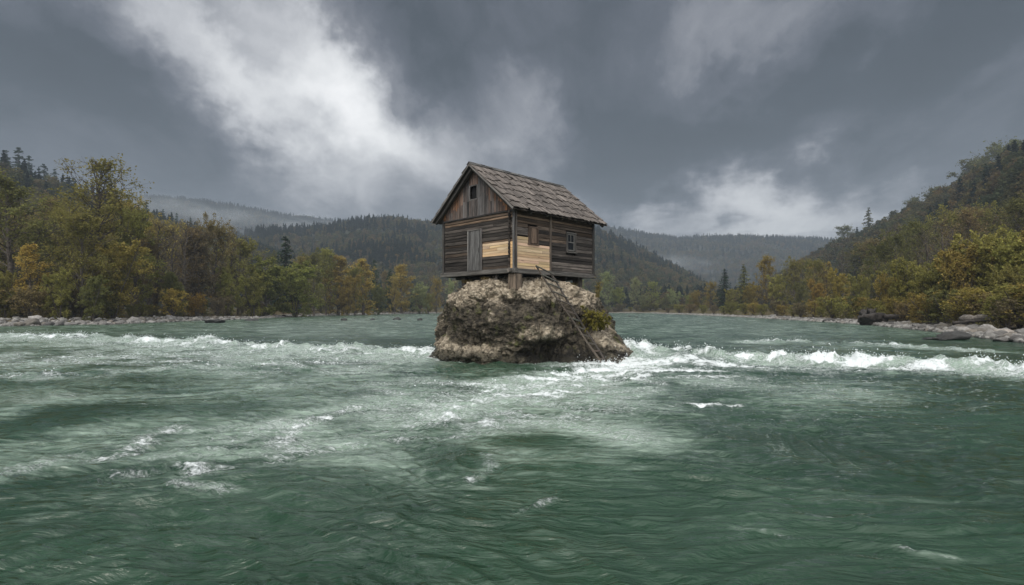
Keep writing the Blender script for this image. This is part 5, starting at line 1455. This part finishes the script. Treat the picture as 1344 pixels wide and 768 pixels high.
# ------------------------------------------------------------------ plants on the rock
def tuft(name, label, cat, at, n, length, spread, colour, seed, lean=(0, 0), leafy=0):
    rs = np.random.RandomState(seed); V = []; F = []
    for i in range(n):
        a = rs.rand() * 6.283; out = rs.rand() ** .6 * spread; L = length * rs.uniform(.5, 1.1)
        d = np.array([math.cos(a) * out + lean[0], math.sin(a) * out + lean[1], 1.0]); d /= np.linalg.norm(d)
        p = np.array([rs.normal() * .10, rs.normal() * .10, 0]) * spread * 2; w = rs.uniform(.006, .014); side = np.cross(d, rs.normal(size=3)); side /= np.linalg.norm(side)
        b = len(V); m = 4
        for k in range(m + 1):
            q = p + d * L * k / m + np.array([d[0], d[1], -.75]) * L * .55 * (k / m) ** 2.2
            ww = w * (1 - .85 * k / m); V += [q - side * ww, q + side * ww]
        for k in range(m): F.append((b + 2 * k, b + 2 * k + 1, b + 2 * k + 3, b + 2 * k + 2))
        for k in range(leafy):
            f = rs.uniform(.3, 1); q = p + d * L * f + np.array([d[0], d[1], -.75]) * L * .55 * f ** 2.2 + rs.normal(size=3) * .03
            v_, f_ = quads(q[None], np.array([rs.uniform(.03, .06)]), rs); b2 = len(V); V += list(v_); F += [tuple(j + b2 for j in f_[0])]
    me = np_mesh('tuft', np.array(V), np.array(F)); o = new_obj(name, me, M_LEAF); o.location = at; o.color = (*colour, 1)
    tag(o, label, cat)
    return o
def on_rock(px, Yr, dz=0):
    x = (px - 672) / FPX * Yr
    return (x, Yr, rock_z(x, Yr) + dz)
def rock_shrub(at, H, wide, colour, label, seed):
    tm, cm = broadleaf(seed, 1.0, .02, .62, 'round', 2600, .050, stems=8, limbs=48)
    tm.materials.append(M_BARK); cm.materials.append(M_LEAF)
    o = empty('rock_shrub', at, seed); o.scale = (H * wide, H * wide, H); o.rotation_euler = (.45, .25, 0)
    for nm, me in (('stem', tm), ('crown', cm)):
        q = bpy.data.objects.new(nm, me); q.parent = o; COL.objects.link(q); q.color = (*colour, 1)
    tag(o, label, 'shrub')
rock_shrub(on_rock(770, 19.6, -.10), .95, 1.0, (.19, .165, .045), 'yellow green rounded shrub on the right shoulder of the rock', 201)
rock_shrub(on_rock(787, 19.65, -.10), .70, 1.0, (.17, .155, .04), 'smaller olive shrub below the yellow green one on the rock', 202)
tuft('sapling', 'thin leafless sapling rising behind the shrub on the rock', 'plant', on_rock(783, 20.7, -.15), 26, 1.25, .26, (.17, .14, .06), 7, (.12, 0), 5)
tuft('grass_tuft', 'dry grass tuft on the rock under left end of house', 'grass', on_rock(614, 20.9, -.08), 260, .26, .5, (.11, .085, .04), 8)
tuft('grass_tuft', 'dry grass tuft on rock between support posts', 'grass', on_rock(640, 20.0, -.08), 200, .24, .5, (.13, .10, .05), 9)
tuft('grass_tuft', 'dry grass tuft at the rock top beside the ladder', 'grass', on_rock(748, 20.9, -.08), 200, .22, .5, (.13, .105, .05), 10)

# ------------------------------------------------------------------ air: haze box and mist banks
def box_mesh(name, lo, hi):
    x0, y0, z0 = lo; x1, y1, z1 = hi
    V = [(x0, y0, z0), (x1, y0, z0), (x1, y1, z0), (x0, y1, z0), (x0, y0, z1), (x1, y0, z1), (x1, y1, z1), (x0, y1, z1)]
    return np_mesh(name, V, [(3, 2, 1, 0), (4, 5, 6, 7), (0, 1, 5, 4), (1, 2, 6, 5), (2, 3, 7, 6), (3, 0, 4, 7)])
def vol_material(name, dens, col=(.82, .88, .95), aniso=0.0):
    m, t, out = material(name)
    v = t.n('ShaderNodeVolumePrincipled', {'Color': (*col, 1), 'Density': dens, 'Anisotropy': aniso})
    t.link(v.outputs[0], out.inputs['Volume'])
    return m
hz = new_obj('haze', box_mesh('haze', (-2600, -60, -4), (2600, 2700, 420)), vol_material('haze_air', .00038, (.50, .58, .66)))
tag(hz, 'damp autumn haze filling the valley', 'haze', kind='stuff')
def mist_bank():
    m, t, out = material('mist_air')
    p = t.n('ShaderNodeTexCoord').outputs['Object']
    r_ = t.n('ShaderNodeVectorMath', {0: p}, operation='LENGTH').outputs[1]
    n = t.noise(t.mapping(p, (1.6, 1.6, .9)), 1.0, 4, .6, .6)
    d = t.math('MULTIPLY', t.sstep(r_, .98, .15), t.sstep(n, .38, .66))
    v = t.n('ShaderNodeVolumePrincipled', {'Color': (.86, .92, .97, 1), 'Density': t.math('MULTIPLY', d, .0075)})
    t.link(v.outputs[0], out.inputs['Volume'])
    import bmesh
    for px, py, Y, rx, ry, rz, lab in ((300, 284, 1150, 170, 110, 30, 'mist wisp lying below the farthest left ridge'), (215, 270, 1050, 130, 90, 30, 'mist over the farthest ridge beside the tallest tree'), (420, 298, 1250, 170, 110, 24, 'mist where the farthest ridge meets the middle hill'), (265, 302, 620, 80, 60, 20, 'mist rising behind the brown trees of the left bank'),
                                       (620, 305, 1000, 130, 90, 24, 'mist behind the house gable'), (870, 345, 1050, 150, 110, 26, 'mist in the valley right of the house')):
        bm = bmesh.new(); bmesh.ops.create_icosphere(bm, subdivisions=3, radius=1)
        me = bpy.data.meshes.new('mist'); bm.to_mesh(me); bm.free()
        o = new_obj('mist', me, m, smooth=True); o.location = ((px - 672) / FPX * Y, Y, HC + (YH - py) / FPX * Y); o.scale = (rx, ry, rz); o.rotation_euler = (0, .12, 0)
        tag(o, lab, 'mist', kind='stuff')
mist_bank()
